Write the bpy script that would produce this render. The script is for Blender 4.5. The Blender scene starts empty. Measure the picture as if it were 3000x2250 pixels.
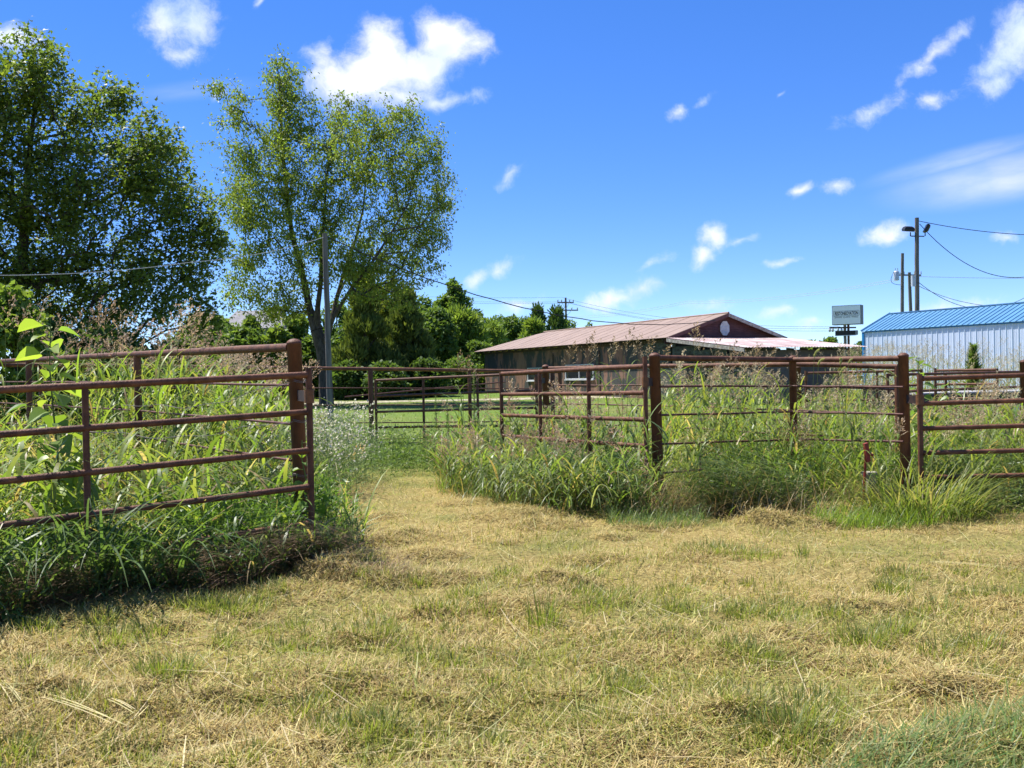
import bpy, math, random
import numpy as np
from mathutils import Vector, Matrix

SEED = 7
rng = np.random.default_rng(SEED)
random.seed(SEED)
R = math.radians
sc = bpy.context.scene
col = sc.collection

# ------------------------------------------------------------------ camera
CAM = np.array([0.0, 0.0, 1.5])
FPX = 2900.0                      # focal length in pixels of a 3000 px wide frame
PITCH = math.atan(25.0 / FPX)     # a little downwards
ROLL = R(1.0)
F_ = np.array([0.0, math.cos(PITCH), -math.sin(PITCH)])
R0 = np.array([1.0, 0.0, 0.0])
U0 = np.cross(R0, F_)
RV = math.cos(ROLL) * R0 - math.sin(ROLL) * U0
UV = math.sin(ROLL) * R0 + math.cos(ROLL) * U0
cam_d = bpy.data.cameras.new('camera')
cam = bpy.data.objects.new('camera', cam_d)
col.objects.link(cam)
M = Matrix(((RV[0], UV[0], -F_[0], CAM[0]), (RV[1], UV[1], -F_[1], CAM[1]),
            (RV[2], UV[2], -F_[2], CAM[2]), (0, 0, 0, 1)))
cam.matrix_world = M
cam_d.sensor_width = 36.0
cam_d.lens = FPX / 3000.0 * 36.0
cam_d.clip_start = 0.1
cam_d.clip_end = 9000.0
cam_d.dof.use_dof = True
cam_d.dof.focus_distance = 11.0
cam_d.dof.aperture_fstop = 10.0
sc.camera = cam

def ray(px, py):
    d = F_ + (px - 1500.0) / FPX * RV + (1125.0 - py) / FPX * UV
    return d / d[1]

def P(px, py, Y):                 # the place at depth Y seen at that spot of the photograph
    return CAM + ray(px, py) * Y

# ------------------------------------------------------------------ sky, sun, exposure
SUN_EL = R(61)
SUN_AZ = math.atan2(-0.83, 0.56)   # from +Y towards +X
S_ = Vector((math.sin(SUN_AZ) * math.cos(SUN_EL), math.cos(SUN_AZ) * math.cos(SUN_EL), math.sin(SUN_EL)))
sun_d = bpy.data.lights.new('sun', 'SUN')
sun_d.energy = 5.0
sun_d.angle = R(0.55)
sun_d.color = (1.0, 0.955, 0.88)
sun = bpy.data.objects.new('sun', sun_d)
sun.rotation_euler = S_.to_track_quat('Z', 'Y').to_euler()
sun.location = (-20, 20, 40)
col.objects.link(sun)

sc.view_settings.view_transform = 'Standard'
sc.view_settings.look = 'None'
sc.view_settings.exposure = 0.95
sc.view_settings.gamma = 1.0
sc.render.engine = 'CYCLES'
cy = sc.cycles
cy.use_denoising = True
cy.max_bounces = 8
cy.diffuse_bounces = 4
cy.glossy_bounces = 2
cy.transmission_bounces = 6
cy.transparent_max_bounces = 4
cy.sample_clamp_indirect = 8.0
cy.caustics_reflective = False
cy.caustics_refractive = False

world = bpy.data.worlds.new('World')
sc.world = world
world.use_nodes = True
wt = world.node_tree
wt.nodes.clear()

def wn(t, **kw):
    n = wt.nodes.new(t)
    for k, v in kw.items():
        setattr(n, k, v)
    return n

def wmath(op, a, b=None, clamp=False):
    n = wn('ShaderNodeMath', operation=op, use_clamp=clamp)
    for i, v in enumerate((a, b)):
        if v is None:
            continue
        if isinstance(v, (int, float)):
            n.inputs[i].default_value = v
        else:
            wt.links.new(v, n.inputs[i])
    return n.outputs[0]

sky = wn('ShaderNodeTexSky', sky_type='NISHITA', sun_disc=False)
sky.sun_elevation = SUN_EL
sky.sun_rotation = SUN_AZ % (2 * math.pi)
sky.altitude = 100.0
sky.air_density = 0.6
sky.dust_density = 0.0
sky.ozone_density = 6.0
hs = wn('ShaderNodeHueSaturation')
hs.inputs['Hue'].default_value = 0.517
hs.inputs['Saturation'].default_value = 1.43
hs.inputs['Value'].default_value = 2.28
gam = wn('ShaderNodeGamma')
gam.inputs['Gamma'].default_value = 0.7
wt.links.new(sky.outputs[0], gam.inputs['Color'])
wt.links.new(gam.outputs[0], hs.inputs['Color'])

# clouds: each one a few soft lobes in the direction of the sky, frayed by noise
tc = wn('ShaderNodeTexCoord')
sep = wn('ShaderNodeSeparateXYZ')
wt.links.new(tc.outputs['Generated'], sep.inputs[0])
yy = wmath('MAXIMUM', sep.outputs[1], 0.12)
uu = wmath('DIVIDE', sep.outputs[0], yy)
vv = wmath('DIVIDE', sep.outputs[2], yy)
comb = wn('ShaderNodeCombineXYZ')
wt.links.new(uu, comb.inputs[0])
wt.links.new(vv, comb.inputs[1])

def wnoise(vec, scale, detail, rough, dist=0.0):
    n = wn('ShaderNodeTexNoise')
    n.inputs['Scale'].default_value = scale
    n.inputs['Detail'].default_value = detail
    n.inputs['Roughness'].default_value = rough
    n.inputs['Distortion'].default_value = dist
    wt.links.new(vec, n.inputs['Vector'])
    return n
warp = wnoise(comb.outputs[0], 16.0, 3.0, 0.55)
wsub = wn('ShaderNodeVectorMath', operation='SUBTRACT')
wt.links.new(warp.outputs['Color'], wsub.inputs[0])
wsub.inputs[1].default_value = (0.5, 0.5, 0.5)
wmul = wn('ShaderNodeVectorMath', operation='SCALE')
wt.links.new(wsub.outputs[0], wmul.inputs[0])
wmul.inputs['Scale'].default_value = 0.035
wadd = wn('ShaderNodeVectorMath', operation='ADD')
wt.links.new(comb.outputs[0], wadd.inputs[0])
wt.links.new(wmul.outputs[0], wadd.inputs[1])
flat = wn('ShaderNodeVectorMath', operation='MULTIPLY')
wt.links.new(wadd.outputs[0], flat.inputs[0])
flat.inputs[1].default_value = (1, 1, 0)

CLOUDS = [  # place in the sky (as seen in the photograph), half axes, tilt, thickness
    (985, 235, 95, 70, 10, .95), (1120, 150, 80, 95, 0, 1.1), (1080, 215, 150, 85, 20, 1.1), (1225, 195, 130, 75, 0, 1.1),
    (1310, 125, 105, 80, -10, 1.1), (1395, 130, 55, 55, 20, .75), (1150, 275, 170, 45, 0, .62), (1290, 295, 110, 26, 5, .55), (940, 195, 50, 60, 10, .6),
    (505, 70, 110, 85, 30, .72), (565, 60, 80, 100, 0, .72), (530, 155, 70, 45, 10, .5), (40, 115, 95, 45, -25, .7),
    (2950, 150, 130, 75, 40, .95), (2995, 90, 80, 90, 0, .95), (2925, 225, 75, 40, 20, .8), (2740, 150, 125, 26, 38, .62), (2700, 195, 45, 26, 10, .6),
    (2545, 335, 110, 30, 22, .55), (2735, 295, 95, 26, 22, .45), (1990, 325, 48, 26, 5, .62), (2065, 300, 52, 13, 32, .5), (2285, 262, 24, 9, 50, .45),
    (2350, 565, 34, 22, 10, .62), (2442, 552, 46, 24, 8, .62),
    (2100, 700, 52, 42, 20, .9), (2058, 758, 58, 26, 35, .62), (2165, 710, 60, 14, 25, .45), (2280, 757, 60, 13, 12, .5), (2610, 676, 66, 34, 12, .85),
    (1395, 818, 50, 26, 35, .62), (1462, 785, 50, 26, 20, .62), (1815, 870, 130, 36, 15, .7), (1895, 845, 60, 22, 5, .7), (1520, 902, 90, 26, 10, .55),
    (2075, 905, 70, 24, 5, .52), (2280, 922, 70, 26, 5, .5), (2385, 945, 60, 24, 5, .52), (2790, 895, 140, 24, 5, .42), (2950, 700, 60, 18, 5, .45), (1930, 770, 60, 20, 20, .4),
    (760, 20, 26, 14, 50, .45), (640, 285, 26, 12, 30, .45), (1490, 510, 45, 22, 25, .4), (3200, 300, 160, 70, 20, .8), (-260, 260, 180, 80, 20, .8)]
acc = None
for (cx, cy_, ax, ay, rot, wgt) in CLOUDS:
    if cx > 1450: wgt *= .9
    d = ray(cx, cy_)
    mp = wn('ShaderNodeMapping', vector_type='TEXTURE')
    mp.inputs['Location'].default_value = (d[0], d[2], 0)
    mp.inputs['Rotation'].default_value = (0, 0, R(rot + 1))
    k = 1.22
    mp.inputs['Scale'].default_value = (k * ax / FPX, k * ay / FPX, 1)
    wt.links.new(flat.outputs[0], mp.inputs[0])
    ln = wn('ShaderNodeVectorMath', operation='LENGTH')
    wt.links.new(mp.outputs[0], ln.inputs[0])
    f = wmath('MULTIPLY', wmath('SUBTRACT', 1.0, ln.outputs['Value']), wgt)
    if acc is None:
        acc = f
    else:
        n = wn('ShaderNodeMath', operation='SMOOTH_MAX')
        wt.links.new(acc, n.inputs[0])
        wt.links.new(f, n.inputs[1])
        n.inputs[2].default_value = 0.16
        acc = n.outputs[0]
# the rest of the sky, beside and behind the camera, carries the same scattered clouds
gen = wnoise(tc.outputs['Generated'], 3.2, 4.0, 0.5)
g2 = wmath('MULTIPLY', wmath('SUBTRACT', gen.outputs['Fac'], 0.62), 4.0)
side = wmath('GREATER_THAN', wmath('ABSOLUTE', uu), 0.75)
back = wmath('LESS_THAN', sep.outputs[1], 0.2)
high = wmath('GREATER_THAN', vv, 0.6)
outside = wmath('MAXIMUM', wmath('MAXIMUM', side, back), high)
g3 = wmath('SUBTRACT', wmath('MULTIPLY', wmath('ADD', g2, 2.0), outside), 2.0)
acc = wmath('MAXIMUM', wmath('MAXIMUM', acc, -1.0), g3)
edge = wnoise(wadd.outputs[0], 24.0, 10.0, 0.68)
e2 = wmath('MULTIPLY', wmath('SUBTRACT', edge.outputs['Fac'], 0.5), 1.5)
dens = wmath('ADD', acc, e2)
ss = wn('ShaderNodeMapRange', interpolation_type='SMOOTHSTEP')
ss.inputs['From Min'].default_value = -0.02
ss.inputs['From Max'].default_value = 0.82
wt.links.new(dens, ss.inputs['Value'])
alpha = wmath('MULTIPLY', ss.outputs[0], 0.97)
# thin high veils, drawn out along the wind
for (cx, cy_, ax, ay, rot, wgt) in ((2930, 520, 420, 95, 8, .75), (2800, 470, 330, 45, 13, .45), (560, 265, 260, 40, 4, .16)):
    d = ray(cx, cy_)
    mp = wn('ShaderNodeMapping', vector_type='TEXTURE')
    mp.inputs['Location'].default_value = (d[0], d[2], 0)
    mp.inputs['Rotation'].default_value = (0, 0, R(rot + 1))
    mp.inputs['Scale'].default_value = (ax / FPX, ay / FPX, 1)
    wt.links.new(comb.outputs[0], mp.inputs[0])
    ln = wn('ShaderNodeVectorMath', operation='LENGTH')
    wt.links.new(mp.outputs[0], ln.inputs[0])
    soft = wn('ShaderNodeMapRange', interpolation_type='SMOOTHSTEP')
    soft.inputs['From Min'].default_value = 1.0
    soft.inputs['From Max'].default_value = 0.1
    wt.links.new(ln.outputs['Value'], soft.inputs['Value'])
    stn = wnoise(mp.outputs[0], 1.4, 5.0, 0.55)
    v2 = wmath('MULTIPLY', wmath('MULTIPLY', soft.outputs[0], wgt), wmath('MULTIPLY', stn.outputs['Fac'], 1.25), True)
    alpha = wmath('MAXIMUM', alpha, v2)
body = wnoise(wadd.outputs[0], 11.0, 4.0, 0.5)
cr = wn('ShaderNodeValToRGB')
cr.color_ramp.elements[0].position = 0.36
cr.color_ramp.elements[0].color = (.60, .72, .96, 1)
cr.color_ramp.elements[1].position = 0.56
cr.color_ramp.elements[1].color = (.855, .882, .945, 1)
wt.links.new(body.outputs['Fac'], cr.inputs['Fac'])
mix = wn('ShaderNodeMix', data_type='RGBA')
wt.links.new(alpha, mix.inputs['Factor'])
wt.links.new(hs.outputs[0], mix.inputs['A'])
csc = wn('ShaderNodeVectorMath', operation='SCALE')
csc.inputs['Scale'].default_value = 8.0
wt.links.new(cr.outputs[0], csc.inputs[0])
wt.links.new(csc.outputs[0], mix.inputs['B'])
bg = wn('ShaderNodeBackground')
bg.inputs['Strength'].default_value = 0.085
wt.links.new(mix.outputs['Result'], bg.inputs['Color'])
wo = wn('ShaderNodeOutputWorld')
wt.links.new(bg.outputs[0], wo.inputs['Surface'])
world.cycles.sampling_method = 'MANUAL'
world.cycles.sample_map_resolution = 512

# ------------------------------------------------------------------ helpers
def lattice_noise(x, y, seed=0):
    xi = np.floor(x).astype(np.int64); yi = np.floor(y).astype(np.int64)
    fx = x - xi; fy = y - yi
    fx = fx * fx * (3 - 2 * fx); fy = fy * fy * (3 - 2 * fy)
    def h(a, b):
        n = (a * 374761393 + b * 668265263 + seed * 974711) & 0x7fffffff
        n = ((n ^ (n >> 13)) * 1274126177) & 0x7fffffff
        n = n ^ (n >> 16)
        return (n & 0xffff) / 65535.0
    return (h(xi, yi) * (1 - fx) + h(xi + 1, yi) * fx) * (1 - fy) + (h(xi, yi + 1) * (1 - fx) + h(xi + 1, yi + 1) * fx) * fy

def fbm(x, y, seed=0, o=3):
    s = 0; a = 0.5; t = 0
    for i in range(o):
        s = s + a * lattice_noise(x * 2 ** i, y * 2 ** i, seed + i); t += a; a *= 0.5
    return s / t

HEAPS = [(1030, 1685, .45, .12), (1120, 1712, .30, .07), (950, 1700, .4, .09), (1180, 1580, .45, .07), (1240, 1628, .4, .06), (1268, 1800, .32, .06), (1500, 1520, .6, .08), (1590, 1545, .45, .07), (1740, 1640, .35, .05),  # leading mounds, beside the sagging gate, are added to cast a shadow there
         (1290, 1690, .4, .05), (2330, 1545, .45, .12), (2230, 1540, .35, .08), (40, 2010, .3, .08), (2540, 1770, .35, .05), (2760, 2010, .3, .05), (330, 1790, .5, .06), (850, 1745, .5, .05)]
HXY = []
for _ in range(90):        # scattered mats and hollows left by the mower
    HEAPS.append((rng.random() * 3200 - 100, 1440 + 820 * rng.random() ** 1.2, .14 + .3 * rng.random(), (.014 + .028 * rng.random()) * (1 if rng.random() < .6 else -1)))
for (hx, hy, hr, hh) in HEAPS:
    d = ray(hx, hy); t = -1.5 / d[2]; HXY.append((d[0] * t, d[1] * t, hr, hh))

def gz(x, y):
    x = np.asarray(x, float); y = np.asarray(y, float)
    t = np.clip((y - 20) / 40.0, 0, 1); t = t * t * (3 - 2 * t)
    z = 0.5 * t
    near = np.clip((30 - y) / 10.0, 0, 1) * np.clip((14 - np.abs(x)) / 4.0, 0, 1)
    z = z + near * (0.10 * (fbm(x * .5, y * .5, 3) - .5) + 0.05 * (fbm(x * 2.6, y * 2.6, 11) - .5))
    for (hx, hy, hr, hh) in HXY:
        if hr <= 0: continue
        near_ = (np.abs(x - hx) < 2.2 * hr) & (np.abs(y - hy) < 2.2 * hr)
        if not near_.any(): continue
        xn, yn = x[near_] + .5 * hr * (fbm(x[near_] * 5, y[near_] * 5, 61) - .5), y[near_] + .9 * hr * (fbm(x[near_] * 5, y[near_] * 5, 62) - .5)
        sq = .45 + .5 * ((hx * 7.3) % 1.0)
        d2 = ((xn - hx) / hr) ** 2 + ((yn - hy) / (hr * sq)) ** 2
        z[near_] += hh * np.exp(-d2 * 2.5) * (0.5 + 1.0 * fbm(xn * 7, yn * 7, 5))
    return z

def gz1(x, y):
    return float(gz(np.array([x]), np.array([y]))[0])

class Soup:
    """collects pieces of one mesh"""
    def __init__(s):
        s.V = []; s.polys = []; s.C = []; s.n = 0
    def add(s, V, faces, C=None):
        V = np.asarray(V, float).reshape(-1, 3)
        faces = np.asarray(faces, np.int64)
        s.V.append(V); s.polys.append(faces + s.n)
        if C is None:
            C = np.ones((len(V), 3))
        C = np.broadcast_to(np.asarray(C, float), (len(V), 3))
        s.C.append(C); s.n += len(V)
    def mesh(s, name, mat, origin=(0, 0, 0), flat=False, rot=None):
        V = np.concatenate(s.V) - np.asarray(origin, float)
        if rot is not None:
            V = V @ rot
        me = bpy.data.meshes.new(name)
        me.vertices.add(len(V)); me.vertices.foreach_set('co', V.astype(np.float32).ravel())
        loops = np.concatenate([p.ravel() for p in s.polys])
        tot = np.concatenate([np.full(len(p), p.shape[1]) for p in s.polys])
        start = np.concatenate([[0], np.cumsum(tot)[:-1]])
        me.loops.add(len(loops)); me.loops.foreach_set('vertex_index', loops.astype(np.int32))
        me.polygons.add(len(tot)); me.polygons.foreach_set('loop_start', start.astype(np.int32))
        C = np.concatenate(s.C)
        if C.min() < 0.999 or C.max() > 1.001:
            at = me.attributes.new('Col', 'FLOAT_COLOR', 'POINT')
            at.data.foreach_set('color', np.concatenate([C, np.ones((len(C), 1))], 1).astype(np.float32).ravel())
        me.update(calc_edges=True)
        if flat:
            me.shade_flat()
        me.materials.append(mat)
        return me

def put(name, me, parent=None, loc=(0, 0, 0)):
    o = bpy.data.objects.new(name, me)
    o.location = loc
    if parent is not None:
        o.parent = parent
    col.objects.link(o)
    return o

def tag(o, label=None, cat=None, group=None, kind=None):
    if label: o['label'] = label
    if cat: o['category'] = cat
    if group: o['group'] = group
    if kind: o['kind'] = kind
    return o

def thing(name, loc, label, cat, group=None):
    o = bpy.data.objects.new(name, None)
    o.empty_display_size = 0.2
    o.location = tuple(float(v) for v in loc)
    col.objects.link(o)
    return tag(o, label, cat, group)

def root_loc(o):
    v = Vector((0, 0, 0))
    while o is not None:
        v = v + o.location; o = o.parent
    return np.array(v)

def part(name, soup, mat, parent, flat=False):
    """a part whose pieces were collected in world places"""
    me = soup.mesh(name, mat, root_loc(parent), flat)
    return put(name, me, parent)

def solo(name, soup, mat, origin, label, cat, group=None, kind=None, flat=False):
    me = soup.mesh(name, mat, origin, flat)
    return tag(put(name, me, None, tuple(float(v) for v in origin)), label, cat, group, kind)

def frame_of(d):
    d = d / np.linalg.norm(d)
    a = np.array([0, 0, 1.0]) if abs(d[2]) < .9 else np.array([1.0, 0, 0])
    u = np.cross(a, d); u /= np.linalg.norm(u)
    return d, u, np.cross(d, u)

def tube(s, pts, rad, seg=14, caps=True, C=None):
    pts = np.asarray(pts, float); n = len(pts)
    rad = np.broadcast_to(np.asarray(rad, float), (n,))
    ang = np.linspace(0, 2 * math.pi, seg, endpoint=False)
    V = []
    for i in range(n):
        d = pts[min(i + 1, n - 1)] - pts[max(i - 1, 0)]
        _, u, v = frame_of(d)
        V.append(pts[i] + rad[i] * (np.cos(ang)[:, None] * u + np.sin(ang)[:, None] * v))
    V = np.concatenate(V)
    i = np.arange(seg); j = (i + 1) % seg
    Fq = np.concatenate([np.stack([k * seg + i, k * seg + j, (k + 1) * seg + j, (k + 1) * seg + i], 1) for k in range(n - 1)])
    s.add(V, Fq, C)
    if caps:
        s.add(V[:seg][::-1], np.arange(seg)[None, :], C)
        s.add(V[-seg:], np.arange(seg)[None, :], C)

def bx(s, o, e1, e2, e3, C=None):
    o, e1, e2, e3 = (np.asarray(v, float) for v in (o, e1, e2, e3))
    V = np.array([o, o + e1, o + e1 + e2, o + e2, o + e3, o + e1 + e3, o + e1 + e2 + e3, o + e2 + e3])
    s.add(V, [[0, 3, 2, 1], [4, 5, 6, 7], [0, 1, 5, 4], [1, 2, 6, 5], [2, 3, 7, 6], [3, 0, 4, 7]], C)

def cbx(s, c, ax, ay, az, C=None):     # box from its centre and its three half edges
    c, ax, ay, az = (np.asarray(v, float) for v in (c, ax, ay, az))
    bx(s, c - ax - ay - az, 2 * ax, 2 * ay, 2 * az, C)

def slab(s, quad, thick):
    q = np.asarray(quad, float); n = len(q)
    nm = np.cross(q[1] - q[0], q[-1] - q[0]); nm /= np.linalg.norm(nm)
    V = np.concatenate([q, q - nm * thick])
    s.add(V, [list(range(n))]); s.add(V, [list(range(2 * n - 1, n - 1, -1))])
    for i in range(n):
        j = (i + 1) % n
        s.add(V[[j, i, n + i, n + j]], [[0, 1, 2, 3]])

# ------------------------------------------------------------------ materials
def mat_new(name):
    m = bpy.data.materials.new(name); m.use_nodes = True
    nt = m.node_tree
    b = nt.nodes['Principled BSDF']
    return m, nt, b

def nnode(nt, t, **kw):
    n = nt.nodes.new(t)
    for k, v in kw.items():
        setattr(n, k, v)
    return n

def noise_mat(name, c1, c2, scale=8, rough=0.7, stretch=(1, 1, 1), c3=None, s3=2.0, t3=(0.55, 0.65), bump=0.0, bscale=40, spec=0.3, metal=0.0, detail=5, p=(0.35, 0.65), rand=0.0, brough=None):
    m, nt, b = mat_new(name)
    tcn = nnode(nt, 'ShaderNodeTexCoord')
    mp = nnode(nt, 'ShaderNodeMapping'); mp.inputs['Scale'].default_value = stretch
    nt.links.new(tcn.outputs['Object'], mp.inputs[0])
    n = nnode(nt, 'ShaderNodeTexNoise'); n.inputs['Scale'].default_value = scale; n.inputs['Detail'].default_value = detail
    n.inputs['Roughness'].default_value = 0.6
    nt.links.new(mp.outputs[0], n.inputs['Vector'])
    r = nnode(nt, 'ShaderNodeValToRGB')
    r.color_ramp.elements[0].color = (*c1, 1); r.color_ramp.elements[0].position = p[0]
    r.color_ramp.elements[1].color = (*c2, 1); r.color_ramp.elements[1].position = p[1]
    nt.links.new(n.outputs['Fac'], r.inputs['Fac'])
    out = r.outputs[0]
    if c3 is not None:
        n3 = nnode(nt, 'ShaderNodeTexNoise'); n3.inputs['Scale'].default_value = s3; n3.inputs['Detail'].default_value = 7
        n3.inputs['Roughness'].default_value = 0.65
        nt.links.new(mp.outputs[0], n3.inputs['Vector'])
        mr = nnode(nt, 'ShaderNodeMapRange'); mr.inputs['From Min'].default_value = t3[0]; mr.inputs['From Max'].default_value = t3[1]
        nt.links.new(n3.outputs['Fac'], mr.inputs['Value'])
        mx = nnode(nt, 'ShaderNodeMix', data_type='RGBA')
        nt.links.new(mr.outputs[0], mx.inputs['Factor']); nt.links.new(out, mx.inputs['A']); mx.inputs['B'].default_value = (*c3, 1)
        out = mx.outputs['Result']
    if rand:
        oi = nnode(nt, 'ShaderNodeObjectInfo')
        mr = nnode(nt, 'ShaderNodeMapRange'); mr.inputs['To Min'].default_value = 1 - rand; mr.inputs['To Max'].default_value = 1 + rand
        nt.links.new(oi.outputs['Random'], mr.inputs['Value'])
        vm = nnode(nt, 'ShaderNodeVectorMath', operation='SCALE')
        nt.links.new(out, vm.inputs[0]); nt.links.new(mr.outputs[0], vm.inputs['Scale'])
        out = vm.outputs[0]
    nt.links.new(out, b.inputs['Base Color'])
    b.inputs['Roughness'].default_value = rough
    b.inputs['Specular IOR Level'].default_value = spec
    b.inputs['Metallic'].default_value = metal
    if bump:
        n2 = nnode(nt, 'ShaderNodeTexNoise'); n2.inputs['Scale'].default_value = bscale; n2.inputs['Detail'].default_value = 4
        nt.links.new(mp.outputs[0], n2.inputs['Vector'])
        bp = nnode(nt, 'ShaderNodeBump'); bp.inputs['Strength'].default_value = bump; bp.inputs['Distance'].default_value = 0.02
        nt.links.new(n2.outputs['Fac'], bp.inputs['Height']); nt.links.new(bp.outputs[0], b.inputs['Normal'])
    return m

def leaf_mat(name, trans=0.4, rough=0.5, spec=0.35, tint=(1.3, 1.25, .5), gain=1.0):
    """plant surface: its own colour from the mesh, lets light through"""
    m, nt, b = mat_new(name)
    at = nnode(nt, 'ShaderNodeAttribute', attribute_name='Col')
    vm = nnode(nt, 'ShaderNodeVectorMath', operation='SCALE'); vm.inputs['Scale'].default_value = gain
    nt.links.new(at.outputs['Color'], vm.inputs[0])
    nt.links.new(vm.outputs[0], b.inputs['Base Color'])
    b.inputs['Roughness'].default_value = rough
    b.inputs['Specular IOR Level'].default_value = spec
    tr = nnode(nt, 'ShaderNodeBsdfTranslucent')
    mm = nnode(nt, 'ShaderNodeVectorMath', operation='MULTIPLY'); mm.inputs[1].default_value = tint
    nt.links.new(vm.outputs[0], mm.inputs[0]); nt.links.new(mm.outputs[0], tr.inputs['Color'])
    mx = nnode(nt, 'ShaderNodeMixShader'); mx.inputs[0].default_value = trans
    nt.links.new(b.outputs[0], mx.inputs[1]); nt.links.new(tr.outputs[0], mx.inputs[2])
    nt.links.new(mx.outputs[0], nt.nodes['Material Output'].inputs['Surface'])
    return m

MAT = {}
MAT['pipe'] = noise_mat('rusty_pipe', (.080, .031, .015), (.170, .070, .036), 11, 0.62, (1, 1, 1), (.25, .10, .04), 5.0, (.58, .74), 0.35, 90, 0.28, rand=0.14)
MAT['post'] = noise_mat('rusty_post', (.072, .028, .014), (.150, .060, .03), 9, 0.6, (1, 1, .3), (.22, .085, .035), 3.5, (.55, .7), 0.35, 80, 0.28, rand=0.1)
MAT['rod'] = noise_mat('rusty_rod', (.075, .028, .020), (.15, .062, .044), 14, 0.6, (1, 1, 1), None, bump=0.3, bscale=120)
MAT['sleeve'] = noise_mat('worn_sleeve', (.10, .045, .022), (.23, .10, .035), 16, 0.6, bump=0.3, bscale=90)
MAT['dark_steel'] = noise_mat('dark_steel', (.03, .022, .02), (.07, .04, .03), 20, 0.6)
MAT['wire'] = noise_mat('wire_steel', (.12, .10, .09), (.22, .18, .16), 30, 0.5)
MAT['cable'] = noise_mat('black_cable', (.012, .012, .013), (.03, .03, .032), 10, 0.6)
MAT['bare_cable'] = noise_mat('bare_cable', (.35, .36, .38), (.5, .5, .52), 10, 0.5)
MAT['wood_pole'] = noise_mat('grey_wood_pole', (.085, .078, .07), (.21, .19, .17), 9, 0.85, (2.2, 2.2, .12), (.08, .07, .06), 8, (.62, .72), 0.5, 30)
MAT['bark'] = noise_mat('bark', (.038, .030, .024), (.105, .088, .07), 7, 0.9, (1.5, 1.5, .5), None, bump=0.9, bscale=14)
MAT['bark_dark'] = noise_mat('dark_bark', (.03, .024, .019), (.08, .065, .052), 7, 0.9, (1.5, 1.5, .5), None, bump=0.8, bscale=14)
MAT['barn_roof'] = noise_mat('barn_roof', (.22, .15, .112), (.285, .20, .152), 1.2, 0.6, (1, 1, 1), (.21, .135, .10), .6, (.52, .7), 0.12, 5, 0.4, rand=0.03)
MAT['barn_panel'] = noise_mat('peeling_panel', (.20, .115, .082), (.27, .165, .12), 2.5, 0.85, (1.4, 1.4, .6), (.065, .068, .064), 1.1, (.46, .52), 0.3, 25, 0.2, rand=0.12)
MAT['barn_green'] = noise_mat('weathered_green', (.058, .064, .055), (.11, .118, .10), 5, 0.9, (1, 1, 4), (.05, .042, .036), 2.0, (.5, .58), 0.4, 25, 0.2, rand=0.15)
MAT['gable'] = noise_mat('maroon_siding', (.085, .034, .034), (.12, .052, .050), 4, 0.6, rand=0.08)
MAT['taupe'] = noise_mat('taupe_siding', (.10, .078, .064), (.135, .105, .088), 4, 0.6, rand=0.06)
MAT['lean_roof'] = noise_mat('faded_tin', (.36, .23, .195), (.50, .40, .365), 2.2, 0.45, (1, 1, 1), (.60, .55, .53), 1.0, (.5, .62), 0.1, 8, 0.5, rand=0.08)
MAT['old_board'] = noise_mat('old_board', (.20, .18, .16), (.42, .39, .36), 8, 0.85, (1, 1, 1), None, bump=0.3)
MAT['dark_wood'] = noise_mat('dark_wood', (.04, .03, .024), (.09, .07, .055), 8, 0.9)
MAT['white'] = noise_mat('white_paint', (.50, .52, .54), (.66, .67, .69), 5, 0.5)
MAT['white_metal'] = noise_mat('white_wall_metal', (.56, .64, .80), (.66, .74, .88), 1.5, 0.4, (1, 1, .25), (.55, .56, .58), 2.5, (.62, .8), spec=0.5, rand=0.05)
MAT['blue_roof'] = noise_mat('blue_roof_metal', (.08, .215, .37), (.11, .26, .42), 1.5, 0.38, (1, 1, 1), (.15, .27, .38), 2.0, (.58, .75), spec=0.4, rand=0.08)
MAT['blue_trim'] = noise_mat('blue_trim', (.015, .17, .42), (.02, .21, .48), 3, 0.35, spec=0.5)
MAT['glass'] = noise_mat('window_glass', (.015, .018, .022), (.03, .035, .04), 2, 0.08, spec=0.6)
MAT['sign_face'] = noise_mat('sign_face', (.86, .89, .86), (.92, .93, .91), 1.5, 0.35)
MAT['sign_black'] = noise_mat('sign_black', (.018, .018, .02), (.03, .03, .034), 6, 0.4)
MAT['print_black'] = noise_mat('print_black', (.02, .02, .022), (.035, .033, .034), 6, 0.6)
MAT['print_grey'] = noise_mat('print_grey', (.22, .25, .27), (.30, .33, .35), 6, 0.6)
MAT['galv'] = noise_mat('galvanised', (.40, .43, .46), (.52, .55, .58), 4, 0.4, metal=0.3)
MAT['black'] = noise_mat('black_paint', (.012, .012, .013), (.03, .03, .03), 8, 0.4)
MAT['grey_plank'] = noise_mat('grey_plank', (.28, .27, .26), (.42, .41, .40), 6, 0.85, (1, 4, 1))
MAT['red_paint'] = noise_mat('red_paint', (.20, .03, .018), (.30, .045, .028), 9, 0.6, (1, 1, 1), (.16, .05, .03), 5, (.55, .65))
MAT['red_lens'] = noise_mat('red_lens', (.35, .01, .01), (.45, .015, .012), 9, 0.25)
MAT['shingle'] = noise_mat('grey_shingle', (.16, .155, .16), (.25, .245, .25), 3, 0.9, (1, 1, 6))
MAT['pale_wall'] = noise_mat('pale_blue_wall', (.36, .45, .50), (.42, .50, .55), 3, 0.7)
MAT['rubber'] = noise_mat('tyre_rubber', (.015, .015, .015), (.03, .03, .03), 9, 0.8)
MAT['pale_block'] = noise_mat('pale_post_wood', (.22, .20, .15), (.33, .31, .24), 7, 0.8, (1, 1, 3), bump=0.3)
MAT['grass'] = leaf_mat('grass_blade', 0.52, 0.42, 0.4, (1.32, 1.32, .62))
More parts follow.
